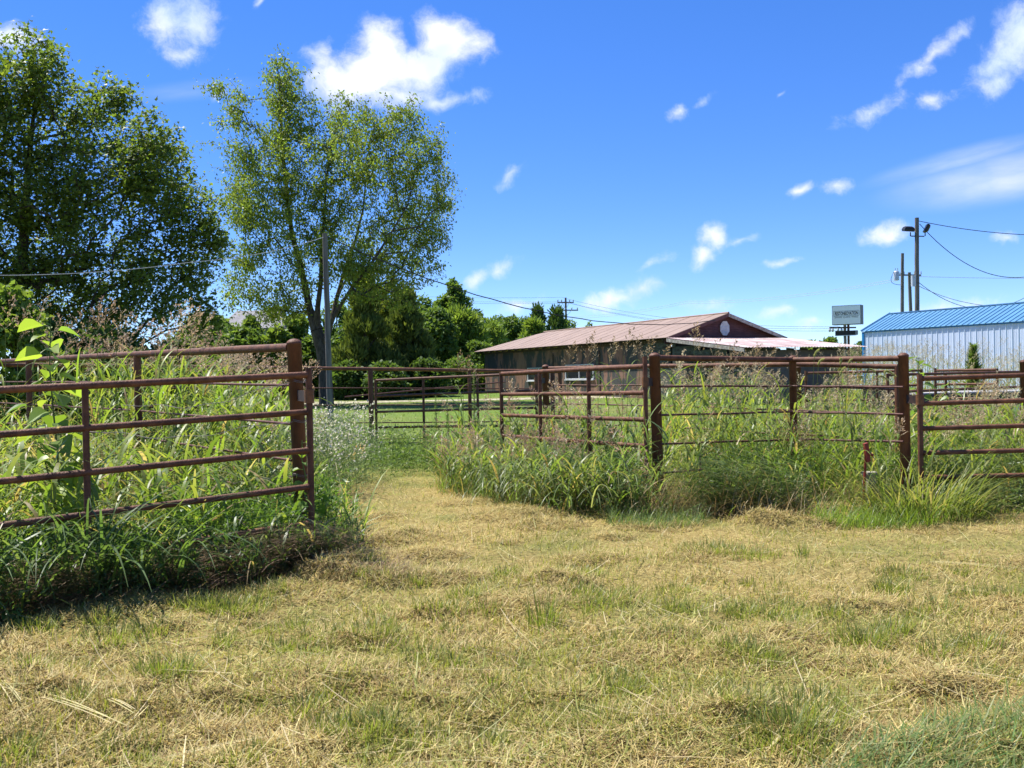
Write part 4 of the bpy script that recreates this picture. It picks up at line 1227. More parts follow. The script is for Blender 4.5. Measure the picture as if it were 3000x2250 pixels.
lp = np.repeat(pos[tn], nl, 0); back = np.repeat(pos[par[tn]], nl, 0)
f_ = rng.random((len(lp), 1)) ** 1.3
lp = lp + (back - lp) * f_ + rng.normal(size=lp.shape) * .2
s = Soup(); ld = rng.normal(size=lp.shape) + np.array([0, 0, -.1])
leaves(s, lp, ld, .11 + .09 * rng.random(len(lp)), pick([(.12, .175, .035), (.155, .215, .042), (.20, .25, .055), (.125, .185, .05)], len(lp)), OAK, .14, np.array([-.2, -.1, 1.0]))
part('crown', s, MAT['leaf'], oak)

# slender open tree in the middle
YE = 45.0
eb = P(957, 1140, YE); eb[2] = gz1(eb[0], eb[1])
elm = thing('slender_tree', eb, 'slender open crowned tree with several stems and sparse small leaves', 'tree')
lob = [(820, 175, 30), (822, 215, 50), (832, 270, 75), (850, 370, 115), (690, 330, 60), (660, 280, 25), (720, 440, 95), (690, 560, 70), (730, 640, 120), (840, 540, 150), (985, 380, 110), (1010, 310, 55), (1115, 370, 85), (1190, 330, 55), (1040, 520, 160), (1180, 470, 110), (1255, 430, 55), (1260, 560, 70), (1290, 500, 40), (1200, 640, 120), (950, 700, 170), (1280, 690, 45), (1300, 610, 30), (1130, 760, 120), (720, 770, 95), (680, 850, 50), (820, 860, 80), (1050, 800, 90), (1250, 780, 60), (1180, 860, 45), (770, 900, 35)]
lob = [(a, b_, c, (rng.random() - .5) * 3.0) for a, b_, c in lob]
tips = sample_lobes(lob, 2300, YE, .9, .55) + rng.normal(size=(2300, 3)) * .3
stp = []; pr_ = []
def stem(pts, root):
    global stp, pr_
    prev = root
    for (x, y, dy) in pts:
        q_ = P(x, y, YE); q_[1] += dy
        stp.append(q_); pr_.append(prev); prev = len(stp) - 1
stp.append(eb - [0, 0, .3]); pr_.append(-1)
stem([(953, 1080, 0), (943, 1020, 0), (928, 968, 0)], 0)
stem([(905, 905, .2), (888, 830, .3), (872, 760, .4), (850, 690, .5), (838, 610, .5), (830, 500, .3), (822, 390, .2), (820, 300, 0), (820, 230, 0)], 3)
stem([(935, 900, -.3), (945, 830, -.4), (950, 740, -.6), (958, 640, -.7), (965, 540, -.8), (985, 430, -.9)], 3)
stem([(962, 960, .4), (975, 880, .8), (1000, 780, 1.0), (1030, 690, 1.2), (1050, 600, 1.4), (1060, 480, 1.5)], 2)
stem([(985, 930, -.6), (1040, 850, -1.0), (1100, 780, -1.2), (1160, 690, -1.4), (1200, 620, -1.3)], 2)
ns_ = len(stp)
rfx = np.full(ns_, .0); rfx[:4] = (.36, .31, .30, .30)
for i in range(4, ns_):
    rfx[i] = 0
pos, par, tn = skeleton([(stp, pr_)], tips, .8, .05, .12)
s = Soup(); 
r_over = np.array([.36, .30, .29, .28] + [0] * (ns_ - 4))
def chain_r(a, b_, r0, r1):
    r_over[a:b_] = np.linspace(r0, r1, b_ - a)
chain_r(4, 13, .17, .03); chain_r(13, 19, .12, .03); chain_r(19, 25, .12, .03); chain_r(25, 30, .09, .03)
limbs(s, pos, par, tn, .006, .40, .3, r_over); part('trunk', s, MAT['bark'], elm)
nl = 27
lp = np.repeat(pos[tn], nl, 0); back = np.repeat(pos[par[tn]], nl, 0)
f_ = rng.random((len(lp), 1)) * 1.15
lp = lp + (back - lp) * f_ + rng.normal(size=lp.shape) * np.array([.17, .17, .16])
s = Soup(); ld = rng.normal(size=lp.shape) * .7 + np.array([.15, 0, -.8])
leaves(s, lp, ld, .11 + .07 * rng.random(len(lp)), pick([(.17, .245, .045), (.21, .29, .055), (.25, .32, .065), (.18, .25, .055), (.27, .29, .07)], len(lp)), DIAMOND, .2)
part('crown', s, MAT['leaf'], elm)

def bush(name, label, px, ytop, hw, Y, pal, n=5000, size=.2, ybase=1150, kind='round', cat='tree', group=None, mat='far_leaf', trunk=True, gaps=.35):
    top = P(px, ytop, Y); b_ = np.array([top[0], Y, gz1(top[0], Y)])
    t_ = thing(name, b_, label, cat, group)
    H = top[2] - b_[2]; W = hw * Y / FPX
    n = int(n * 1.35); size *= .95; nb_ = 100 if kind != 'cone' else 150
    cs = []; rs = []
    for i in range(nb_):
        f_ = rng.random()
        if kind == 'cone':
            wz = W * (1 - f_) ** .9 + .1; z = H * (.04 + .9 * f_)
            r_ = W * .20 * (1 - .5 * f_)
        else:
            z = H * (.08 + .84 * f_); wz = W * (1 - abs(f_ * 1.75 - .8) ** 2.2 * .8) * .85; r_ = W * (.15 + .16 * rng.random())
        a = rng.random() * 6.283; q_ = rng.random() ** .4
        z = min(z, H - r_ * .75)
        cs.append(b_ + [math.cos(a) * wz * q_, math.sin(a) * wz * q_, z]); rs.append(r_)
    cs.append(b_ + [0, 0, H - W * .2]); rs.append(W * .22)
    cs = np.array(cs); rs = np.array(rs)
    i = rng.choice(len(cs), n, p=rs ** 2 / (rs ** 2).sum())
    v = unit(rng.normal(size=(n, 3))); lp = cs[i] + v * rs[i][:, None] * (rng.random((n, 1)) ** gaps)
    lp[:, 2] = np.maximum(lp[:, 2], b_[2] + .05)
    s = Soup()
    if kind == 'cone':
        ld = v * .6 + np.array([0, 0, .75]); leaves(s, lp, ld, size * (.6 + .9 * rng.random(n)), pick(pal, n), [(0, .10), (.5, .16), (1, 0), (.5, -.16)], .25)
    elif kind == 'plume':
        ld = v * .7 + np.array([0, 0, .25]); leaves(s, lp, ld, size * (.8 + .9 * rng.random(n)), pick(pal, n), [(0, .05), (.4, .13), (1, 0), (.4, -.13)], .25)
    else:
        ld = rng.normal(size=(n, 3)) + v * .5; leaves(s, lp, ld, size * (.7 + .7 * rng.random(n)), pick(pal, n), [(0, 0), (.4, .34), (1, 0), (.4, -.34)], .2, np.array([0, 0, .9]))
    part('crown', s, MAT[mat], t_)
    if trunk:
        s = Soup(); r_ = max(.06, W * .07)
        tube(s, [b_ - [0, 0, .3], b_ + [.05, 0, H * .3], b_ + [0, .1, H * .6], b_ + [0, 0, H * .88]], [r_, r_ * .8, r_ * .5, r_ * .15], 8)
        for c in cs[:10]:
            f_ = min(.8, max(.12, (c[2] - b_[2]) / H - .15)); tube(s, [b_ + [0, 0, H * f_], (b_ + [0, 0, H * f_] + c) / 2 + [0, 0, .1], c], [r_ * .35, r_ * .22, r_ * .06], 5, False)
        part('trunk', s, MAT['bark_dark'], t_)
    return t_

CED = [(.12, .17, .045), (.15, .20, .055), (.18, .225, .06), (.12, .17, .055)]
MIDG = [(.10, .175, .04), (.125, .205, .048), (.155, .235, .058), (.11, .185, .055)]
LIGHTG = [(.15, .235, .045), (.18, .275, .055), (.22, .30, .07), (.155, .24, .065)]
DKG = [(.07, .125, .034), (.085, .15, .042), (.105, .175, .05)]
bush('cedar_tree', 'broad dark olive cedar growing right behind the slender tree', 1065, 795, 120, 52, CED, 15000, .30, kind='cone', mat='needle')
bush('cedar_tree', 'dense dark olive cedar beside the leafy tree at the end of the barn', 1190, 850, 110, 54, CED, 13000, .30, kind='cone', mat='needle')
bush('leafy_tree', 'yellowish green round tree between the cedars and the slender tree', 1150, 800, 85, 60, [(.10, .13, .025), (.14, .16, .03), (.08, .11, .02)], 5500, .2)
bush('leafy_tree', 'tall dark leafy tree rising beyond the left end of the barn', 1325, 815, 72, 82, MIDG, 7000, .28)
bush('willow_tree', 'light green feathery tree just left of the barn', 1345, 905, 85, 70, LIGHTG, 7500, .42, kind='plume')
bush('leafy_tree', 'dark leafy tree low behind the feathery tree', 1270, 900, 80, 66, MIDG, 6000, .26)
bush('leafy_tree', 'light green tree at the far end of the barn roof', 1430, 935, 70, 84, LIGHTG, 5500, .30, kind='plume')
bush('leafy_tree', 'mid green tree behind the hip of the barn roof', 1500, 925, 66, 92, MIDG, 5500, .3)
bush('willow_tree', 'feathery tree in front of the pointed cedars behind the barn', 1560, 935, 55, 90, LIGHTG, 4500, .4, kind='plume')
bush('cedar_tree', 'pointed cedar rising behind the barn roof beside the utility pole', 1575, 893, 72, 98, DKG, 5000, .4, kind='cone', mat='needle')
bush('cedar_tree', 'second pointed cedar behind the barn roof, touching the utility pole', 1630, 897, 88, 99, DKG, 5500, .4, kind='cone', mat='needle')
bush('leafy_tree', 'small tree top peeping over the barn ridge', 1728, 945, 30, 130, MIDG, 1800, .4)
bush('leafy_tree', 'round tree showing between the gable and the shop sign', 2425, 993, 60, 112, MIDG, 4000, .4)
bush('leafy_tree', 'dark tree top between the lean-to roof and the blue shed', 2520, 1003, 45, 108, DKG, 2500, .4)
bush('leafy_tree', 'small round tree touching the gable rake', 2372, 1000, 40, 115, MIDG, 2000, .4)
for (px, yt, hw, Y, pal, lab) in ((985, 880, 90, 72, MIDG, 'round tree filling the gap behind the slender tree trunk'), (1085, 850, 100, 68, DKG, 'dark rounded tree behind the olive cedars'), (1235, 865, 85, 76, MIDG, 'rounded tree between the cedars and the tall leafy tree'),
                                  (1385, 900, 75, 95, DKG, 'dark rounded tree stepping down towards the barn roof'), (1465, 925, 70, 99, MIDG, 'far rounded tree low over the barn eave'), (1540, 930, 65, 104, DKG, 'far dark tree at the hip of the barn'), (1660, 935, 55, 108, MIDG, 'low tree behind the utility pole')):
    bush('leafy_tree', lab, px, yt, hw, Y, pal, 5200, .27)
# thicket left of the slender tree, in front of the house
for (px, yt, hw, Y, pal, lab) in ((585, 905, 80, 60, MIDG, 'mid green tree left of the grey house roof'), (640, 925, 60, 56, LIGHTG, 'light green tree in front of the grey house roof'), (735, 928, 48, 58, LIGHTG, 'bright leafy tree hiding the middle of the house'),
                                  (860, 915, 80, 64, LIGHTG, 'bright green tree at the right end of the house'), (915, 985, 60, 54, MIDG, 'low leafy tree at the foot of the slender tree'), (790, 900, 90, 80, MIDG, 'tree showing behind the house roof'), (520, 985, 70, 50, MIDG, 'dark leafy tree at the edge of the oak'), (700, 955, 95, 52, MIDG, 'broad leafy tree standing before the house wall'), (815, 955, 70, 53, LIGHTG, 'leafy tree hiding the right corner of the house')):
    bush('leafy_tree', lab, px, yt, hw, Y, pal, 5200, .24)
bush('shrub', 'leafy light shrub under the left side of the oak', 40, 830, 130, 23.5, LIGHTG, 5500, .16, cat='shrub')
bush('shrub', 'dark shrub below the oak crown behind the seed heads', 300, 965, 170, 27, DKG, 7000, .2, cat='shrub')
bush('shrub', 'dark undergrowth shrub behind the tall grass', 480, 1010, 120, 30, DKG, 5500, .2, cat='shrub')
bush('shrub', 'small dark shrub left of the oak trunk', 130, 930, 110, 28, MIDG, 5000, .18, cat='shrub')
for (px, yt, hw, Y, lab) in ((1010, 1060, 60, 50, 'low dark shrub at the foot of the cedars'), (1130, 1065, 70, 49, 'dark shrub under the cedar boughs'), (1250, 1055, 70, 52, 'dark shrub between cedar and barn'), (1350, 1050, 70, 60, 'shrub in the shade by the end of the barn'), (1400, 1000, 60, 66, 'leafy shrub touching the barn eave')):
    bush('shrub', lab, px, yt, hw, Y, DKG if Y < 55 else MIDG, 3500, .2, cat='shrub')
# ------------------------------------------------------------------ mown hay, stubble and lawn
def frustum_pts(n, y0, y1, power, margin=.06):
    u = rng.random(n)
    p1 = 1 - power + 1e-4
    y = (y0 ** p1 + u * (y1 ** p1 - y0 ** p1)) ** (1 / p1)
    x = (rng.random(n) * 2 - 1) * (.525 + margin) * y
    m_ = int(n * .2)          # thinner cover beyond the edges of the view
    u = rng.random(m_); y2 = (y0 ** p1 + u * (y1 ** p1 - y0 ** p1)) ** (1 / p1)
    x2 = np.where(rng.random(m_) < .5, -1, 1) * (.525 + margin + .42 * rng.random(m_)) * y2 + np.where(rng.random(m_) < .5, -1, 1) * .0
    return np.concatenate([x, x2]), np.concatenate([y, y2])
def at_ground(x, y, dz=0.0):
    return np.stack([x, y, gz(x, y) + dz], 1)

s = Soup()
x, y = frustum_pts(108000, 3.3, 17.0, 1.25)
keep = ~(inpoly(x, y, ZONE_A) & (x < -2.2)) & ~inpoly(x, y, ZONE_C)
x, y = x[keep], y[keep]; n = len(x)
gp = fbm(x * 1.0, y * 1.0, 31, 4)
c = pick([(.60, .49, .19), (.52, .40, .14), (.66, .56, .26), (.36, .24, .09), (.52, .46, .15), (.42, .40, .12), (.22, .14, .055)], n)
gm = (gp > .52)[:, None] & (rng.random((n, 1)) < .6)
c = np.where(gm, pick([(.30, .32, .07), (.37, .36, .085), (.24, .27, .06)], n), c)
Lh = .035 + .10 * rng.random(n) ** 2
for k_, kk in ((y < 6.5, 2), (y >= 6.5, 1)):
    m_ = int(k_.sum()); yk = y[k_]
    ribbons(s, at_ground(x[k_], yk, .004 + .02 * rng.random(m_) ** 2), rng.random(m_) * 6.283, Lh[k_], .0026 + .0045 * rng.random(m_) ** 2 + .00022 * yk, 1.05 + .65 * rng.random(m_), rng.normal(size=m_) * .5, kk, c[k_], twist=rng.normal(size=m_) * .5, taper=.6)
# longer loose straws
x, y = frustum_pts(1500, 3.5, 14.0, 1.0); k_ = ~inpoly(x, y, ZONE_A); x, y = x[k_], y[k_]; n = len(x)
ribbons(s, at_ground(x, y, .02), rng.random(n) * 6.283, .12 + .3 * rng.random(n) ** 2, .004 + .004 * rng.random(n), 1.35 + .25 * rng.random(n), rng.normal(size=n) * .25, 3, pick([(.55, .47, .27), (.45, .36, .18), (.40, .40, .17)], n), taper=.5)
for (px, py, px2, py2) in ((125, 2050, 350, 2140), (5, 2015, 60, 2085), (330, 2065, 400, 2105), (2480, 1620, 2620, 1628), (2720, 1648, 2995, 1675), (480, 2200, 760, 2150), (2830, 1985, 2960, 2005), (2260, 2185, 2290, 2160)):
    d0, d1 = ray(px, py), ray(px2, py2)
    a = CAM + d0 * (-1.46 / d0[2]); e = CAM + d1 * (-1.46 / d1[2])
    for j in range(3):
        v = e - a; o_ = rng.normal(size=3) * .02; L_ = np.linalg.norm(v[:2])
        ribbons(s, (a + [o_[0], o_[1], gz1(a[0], a[1]) - a[2] + .035])[None], math.atan2(v[1], v[0]) + o_[2], L_ * (.8 + .3 * rng.random()), .007, 1.5, .12, 5, pick([(.58, .50, .27), (.48, .44, .2)], 1), twist=.3, taper=.4)
# cut clippings heaped up, also over the mounds added for their shadow
for (hx, hy, hr, hh) in HXY:
    n = int(900 * (hr / .4) ** 1.6); a = rng.random(n) * 6.283; q_ = hr * np.sqrt(rng.random(n)) * .95
    x, y = hx + np.cos(a) * q_, hy + np.sin(a) * q_ * .8
    ribbons(s, at_ground(x, y, .002 + .018 * rng.random(n)), rng.random(n) * 6.283, .04 + .09 * rng.random(n), .005, 1.3 + .4 * rng.random(n), rng.normal(size=n) * .5, 2, pick([(.52, .41, .17), (.42, .31, .12), (.60, .49, .22), (.26, .17, .07), (.40, .37, .13)], n), taper=.5)
solo('mown_hay', s, MAT['straw'], (0, 0, 0), 'dry mown hay and straw clippings lying over the foreground', 'hay', kind='stuff')

s = Soup()
x, y = frustum_pts(105000, 3.3, 18.0, 1.2)
gp = fbm(x * 1.1, y * 1.1, 51, 4); g2_ = fbm(x * 4, y * 4, 77, 2)
keep = (rng.random(len(x)) < np.clip((gp * .65 + g2_ * .35 - .43) * 5, .22, 1)) & ~inpoly(x, y, ZONE_A)
x, y = x[keep], y[keep]; n = len(x)
ribbons(s, at_ground(x, y, -.005), rng.random(n) * 6.283, .03 + .07 * rng.random(n) ** 1.5, .003 + .003 * rng.random(n) + .0002 * y, .1 + .7 * rng.random(n), rng.random(n) * .8, 2,
        pick([(.20, .25, .04), (.26, .29, .05), (.17, .22, .035), (.34, .30, .08), (.14, .21, .04)], n), pick([(.28, .26, .08), (.40, .32, .15), (.18, .2, .045)], n), taper=.8)
# tufts that escaped the mower
tuft = [(2520, 1880, .16, .14), (2540, 1870, .12, .12), (2870, 1890, .14, .12), (2440, 1800, .12, .1), (2740, 1780, .2, .08), (1590, 1830, .1, .2), (1600, 1820, .06, .28), (580, 1790, .18, .12), (620, 1800, .1, .14), (460, 1990, .12, .12), (1420, 1790, .12, .1),
        (1250, 1930, .14, .09), (1780, 1760, .25, .1), (1700, 1740, .15, .12), (2350, 2130, .2, .13), (2300, 2200, .2, .16), (690, 1800, .25, .12), (760, 1760, .2, .11), (2080, 1620, .3, .09), (2180, 1630, .3, .08), (340, 1890, .2, .1), (1100, 1880, .25, .07), (2640, 1690, .2, .08), (2280, 1790, .25, .08), (1960, 1880, .2, .07)]
for _ in range(90):
    tuft.append((rng.random() * 3000, 1620 + 620 * rng.random(), .06 + .12 * rng.random(), .06 + .06 * rng.random()))
for (px, py, rr, hh) in tuft:
    d = ray(px, py); t = -1.5 / d[2]; cx, cy_ = d[0] * t, d[1] * t
    if inpoly(np.array([cx]), np.array([cy_]), ZONE_A)[0]: continue
    n = int(160 * (rr / .15) ** 1.3); a = rng.random(n) * 6.283; q_ = rr * rng.random(n) ** .6
    x, y = cx + np.cos(a) * q_, cy_ + np.sin(a) * q_
    ribbons(s, at_ground(x, y, -.005), a + rng.normal(size=n) * .8, hh * (.5 + .7 * rng.random(n)), .004 + .003 * rng.random(n), .1 + .5 * rng.random(n), rng.random(n) * .9, 3, pick([(.12, .18, .03), (.17, .22, .045), (.22, .24, .06), (.10, .15, .03)], n), pick([(.26, .27, .08), (.2, .25, .05)], n))
# lush corner of cut green grass at the lower right
n = 5200
px = 2380 + 760 * rng.random(n); py = 2060 + 320 * rng.random(n)
keep = (py - 2075) > (2900 - px) * .38 * (.6 + .8 * fbm(px * .01, py * .01, 5)); px, py = px[keep], py[keep]; n = len(px)
D = np.array([ray(a, b_) for a, b_ in zip(px, py)]); t = -1.5 / D[:, 2]; x, y = D[:, 0] * t, D[:, 1] * t
ribbons(s, at_ground(x, y, 0), .3 + rng.normal(size=n) * .9, .08 + .16 * rng.random(n), .004 + .005 * rng.random(n), .8 + .8 * rng.random(n), .2 + .6 * rng.random(n), 3, pick([(.10, .19, .045), (.13, .23, .055), (.18, .25, .07), (.30, .29, .12)], n))
# soft bluish grass at the foot of the capped post
n = 1500; a = rng.random(n) * 6.283; q_ = .42 * np.sqrt(rng.random(n)); c0 = P(1925, 1540, 9.75)
x, y = c0[0] + np.cos(a) * q_ * 1.2, 9.85 + np.sin(a) * q_
ribbons(s, at_ground(x, y), rng.random(n) * 6.283, .04 + .26 * rng.random(n) ** 1.5, .0045, .1 + .7 * rng.random(n), .5 + rng.random(n), 3, pick([(.11, .19, .06), (.14, .21, .07), (.2, .24, .09)], n))
# bright low clump by the block
n = 1700; c0 = P(2560, 1540, 9.6); a = rng.random(n) * 6.283; q_ = np.sqrt(rng.random(n))
x, y = c0[0] + np.cos(a) * q_ * .62, 9.55 + np.sin(a) * q_ * .4
ribbons(s, at_ground(x, y), rng.random(n) * 6.283, .05 + .30 * rng.random(n) ** 1.4, .006, .1 + .9 * rng.random(n), .4 + rng.random(n), 4, pick([(.17, .26, .035), (.22, .29, .045), (.13, .22, .03)], n))
solo('stubble_grass', s, MAT['grass'], (0, 0, 0), 'short green stubble and tufts growing through the mown hay', 'grass', kind='stuff')

s = Soup()
x, y = frustum_pts(36000, 16.0, 58.0, 1.0, .02); n = len(x)
ribbons(s, at_ground(x, y, -.01), rng.random(n) * 6.283, .05 + .08 * rng.random(n), .008 + .0005 * y, .2 + .8 * rng.random(n), .5 * rng.random(n), 1, pick([(.085, .15, .025), (.11, .18, .03), (.15, .20, .04), (.19, .20, .07)], n), taper=.9)
solo('lawn_grass', s, MAT['grass'], (0, 0, 0), 'green lawn grass between the pens, the barn and the trees', 'grass', kind='stuff')

# ------------------------------------------------------------------ tall grass
def poly_pts(poly, n):
    p_ = np.array(poly); lo, hi = p_.min(0), p_.max(0); X = []; Yv = []
    while sum(map(len, X)) < n:
        x = lo[0] + (hi[0] - lo[0]) * rng.random(n * 2); y = lo[1] + (hi[1] - lo[1]) * rng.random(n * 2)
        k = inpoly(x, y, poly); X.append(x[k]); Yv.append(y[k])
    return np.concatenate(X)[:n], np.concatenate(Yv)[:n]

def panicles(s, base, dirv, size, C):
    """open seed heads: wiry branches off a nodding axis with small spikelets"""
    n = len(base); d = unit(dirv); nb_ = 15
    for j in range(nb_):
        f_ = j / nb_ * .95 + .03
        st_ = base + d * (size * f_)[:, None]
        ang = rng.random(n) * 6.283
        ref = np.stack([np.cos(ang), np.sin(ang), np.zeros(n)], 1)
        bd = unit(d * (.75 + .3 * f_) + ref * .75)
        bl_2 = size * (.42 * (1 - f_) + .10) * (.7 + .6 * rng.random(n))
        e = st_ + bd * bl_2[:, None]; e[:, 2] -= bl_2 * .12
        sd = unit(np.cross(bd, rng.normal(size=(n, 3)))) * .0016
        s.add(np.stack([st_ - sd, st_ + sd, e], 1).reshape(-1, 3), np.arange(n * 3).reshape(-1, 3), np.repeat(C, 3, 0) * np.array([.8, .95, .8]))
        for k in range(6):
            g_ = .35 + .65 * rng.random(n)
            q_ = st_ + (e - st_) * g_[:, None] + rng.normal(size=(n, 3)) * .006
            leaves(s, q_, bd + rng.normal(size=(n, 3)) * .35, .020 + .014 * rng.random(n), C * (.8 + .5 * rng.random((n, 1))), [(0, 0), (.5, .2), (1, 0), (.5, -.2)], .1)

def stalks(s, x, y, H, leanx, pan, pal, tipc, leafL=(.35, .75), wid=(.014, .026), nleaf=7, pansize=(.22, .38), leaf_lo=.12, pal_pan=PAN, pspread=.25, ps=None):
    n = len(x); base = at_ground(x, y, -.02)
    az = leanx + rng.normal(size=n) * .9; th0 = .04 + .16 * rng.random(n); bd = .1 + .35 * rng.random(n)
    k = 6
    ribbons(s, base, az, H, .0065, th0, bd, k, pick(pal, n) * .9, pick(pal, n), taper=.55)
    hor = np.stack([np.cos(az), np.sin(az), np.zeros(n)], 1)
    def along(f_):
        pos = base.copy(); st_ = 8
        for i in range(st_):
            g_ = f_ * (i + .5) / st_; th = th0 + bd * g_
            pos = pos + (H * f_ / st_)[:, None] * (np.cos(th)[:, None] * ZZ + np.sin(th)[:, None] * hor)
        return pos, th0 + bd * f_
    for j in range(nleaf):
        f_ = leaf_lo + (.92 - leaf_lo) * (j + rng.random(n)) / nleaf
        p_, _ = along(f_)
        a = rng.random(n) * 6.283
        dry = rng.random(n) < (.22 * (1 - f_))
        c = np.where(dry[:, None], pick(DRY, n), pick(pal, n))
        L_ = (leafL[0] + (leafL[1] - leafL[0]) * rng.random(n)) * (1.1 - .45 * np.abs(f_ - .45))
        ribbons(s, p_, a, L_, wid[0] + (wid[1] - wid[0]) * rng.random(n), .2 + .45 * rng.random(n), .9 + 1.3 * rng.random(n), 6, c, np.where(rng.random((n, 1)) < .25, pick(DRY, n), c * tipc), twist=rng.normal(size=n) * .35)
    m_ = rng.random(n) < pan
    if m_.any():
        p_, th = along(np.ones(n))
        d = np.cos(th)[:, None] * ZZ + np.sin(th)[:, None] * hor + rng.normal(size=(n, 3)) * pspread * .4
        panicles(s if ps is None else ps, p_[m_], d[m_], (pansize[0] + (pansize[1] - pansize[0]) * rng.random(n))[m_], pick(pal_pan, int(m_.sum())))

def tufts(s, x, y, L, w, pal, lean=None, th=(.05, .7), bend=(.4, 1.5), k=5, dryfrac=.12, pal2=None):
    n = len(x); az = rng.random(n) * 6.283 if lean is None else lean + rng.normal(size=n) * .7
    c = pick(pal, n); dry = rng.random((n, 1)) < dryfrac; c = np.where(dry, pick(DRY, n), c)
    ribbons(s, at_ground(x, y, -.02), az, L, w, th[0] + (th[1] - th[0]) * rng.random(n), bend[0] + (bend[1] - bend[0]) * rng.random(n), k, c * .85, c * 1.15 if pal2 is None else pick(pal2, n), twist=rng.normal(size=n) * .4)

def feather(s, x, y, H, pal, per=55, sz=.045, spread=.16):
    """bushy weeds: thin stem with many small narrow leaves"""
    n = len(x); base = at_ground(x, y)
    az = rng.random(n) * 6.283; th0 = .05 + .3 * rng.random(n)
    ribbons(s, base, az, H, .006, th0, .2, 4, pick(pal, n) * .8, taper=.5)
    hor = np.stack([np.cos(az), np.sin(az), np.zeros(n)], 1)
    f_ = .12 + .9 * rng.random((n, per)); pp = base[:, None] + (H[:, None] * f_)[..., None] * (np.cos(th0 + .1)[:, None, None] * ZZ + np.sin(th0 + .1)[:, None, None] * hor[:, None])
    off = rng.normal(size=pp.shape) * spread * (H[:, None, None] / .8) * (1.15 - f_[..., None] * .6)
    off[..., 2] *= .5
    pp = (pp + off).reshape(-1, 3); d = off.reshape(-1, 3) + np.array([0, 0, .06]) + rng.normal(size=pp.shape) * .06
    pp[:, 2] = np.maximum(pp[:, 2], gz(pp[:, 0], pp[:, 1]) + .01)
    leaves(s, pp, d, sz * (.6 + .9 * rng.random(len(pp))), pick(pal, len(pp)), [(0, .03), (.4, .13), (1, 0), (.4, -.13)], .2)

# left pen
s = Soup(); HA = Soup(); HC = Soup(); HS = Soup()
x, y = poly_pts(ZONE_A, 1500)
def gate_dist(x, y):     # distance behind the line of the sagging gate
    a = np.array([-4.4, 5.8]); b_ = np.array([-1.64, 8.0]); d = (b_ - a) / np.linalg.norm(b_ - a); nrm_ = np.array([-d[1], d[0]])
    return (x - a[0]) * nrm_[0] + (y - a[1]) * nrm_[1]
gd = gate_dist(x, y)
vis = (x > -.62 * y - .6); x, y, gd = x[vis], y[vis], gd[vis]
back = gd > .25
behind = ((x + 1.75) * 6.3 + (y - 8.4) * 5.4) > 0          # beyond the rail that runs back from the thick post
behind = (y - 8.4) > (-1.75 - x) * 1.22
left = np.clip((-x / y - .24) / .12, 0, 1)
H = np.where(behind, 1.15 + .35 * rng.random(len(x)) + .55 * left, .65 + .45 * rng.random(len(x)))
H = np.where((x > -2.5) & back, .6 + .3 * rng.random(len(x)), H)
lane = x / y > -.235
a_ = back & behind & ~lane; stalks(s, x[a_], y[a_], H[a_], .2, .5, GREEN, 1.15, (.35, .8), (.020, .042), nleaf=7, ps=HA)
a_ = back & behind & lane; stalks(s, x[a_], y[a_], H[a_] * .55, .2, .05, GREEN + BLUEG, 1.15, (.25, .5), (.010, .02), nleaf=6)
a_ = back & ~behind; stalks(s, x[a_], y[a_], H[a_], .2, .04, GREEN, 1.15, (.4, .85), (.022, .046), nleaf=7)
H = np.where(back, H, (.42 + .3 * rng.random(len(x))) * (1.2 - .7 * np.clip((x + 4.2) / 2.8, 0, 1)))
stalks(s, x[~back], y[~back], H[~back], -.8, .02, DARKG, 1.1, (.3, .7), (.012, .026), 6)  # front growth takes darker greens, standing in for its shaded side
x, y = poly_pts(ZONE_A, 6500); vis = (x > -.62 * y - .6); x, y = x[vis], y[vis]; gd = gate_dist(x, y)
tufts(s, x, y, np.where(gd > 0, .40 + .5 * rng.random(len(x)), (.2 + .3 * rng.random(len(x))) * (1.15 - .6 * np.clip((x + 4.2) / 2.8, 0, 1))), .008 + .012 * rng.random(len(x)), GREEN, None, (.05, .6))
n = 190; u = rng.random(n); x = -4.3 + 2.0 * u; y = 5.45 + 1.35 * u + .35 * rng.random(n)
c = pick(BLUEG + DARKG, n); ribbons(s, at_ground(x, y, .05 + .2 * rng.random(n)), -1.0 + rng.normal(size=n) * 1.1, .55 + .7 * rng.random(n), .014 + .016 * rng.random(n), .15 + .5 * rng.random(n), 1.0 + 1.3 * rng.random(n), 9, c, c * 1.15, twist=rng.normal(size=n) * .3)
solo('tall_grass', s, MAT['grass'], (-4, 9, 0), 'tall seeding grass filling the pen behind the sagging gate', 'grass', kind='stuff')
s = Soup()
# bushy weeds along the gate, and under it
t = rng.random(620); q_ = rng.normal(size=620) * .35 - .12
gx = -4.6 + 3.1 * t + .62 * q_; gy = 5.65 + 2.45 * t - .78 * q_
x, y = gx, gy; k_ = inpoly(x, y, ZONE_A); x, y = x[k_], y[k_]
td = np.clip((x + 4.2) / 2.8, 0, 1); feather(s, x, y, (.30 + .30 * rng.random(len(x))) * (1.15 - .75 * td), DARKG, 55, .05, .14)
x, y = poly_pts([(-2.6, 7.5), (-1.7, 7.7), (-1.5, 9), (-2.2, 10.4), (-3.2, 9.5)], 260)
feather(s, x, y, .3 + .35 * rng.random(len(x)), [(.10, .19, .035), (.14, .23, .045), (.09, .17, .035)], 70, .05, .15)
x, y = poly_pts([(-1.9, 7.5), (-1.35, 7.6), (-1.2, 8.3), (-1.6, 8.5)], 12); feather(s, x, y, .12 + .22 * rng.random(len(x)), BLUEG, 70, .05, .13)
solo('weed_thicket', s, MAT['grass'], (-3, 7.5, 0), 'dark bushy fine leaved weeds growing through the sagging gate', 'weeds', kind='stuff')
s = Soup()
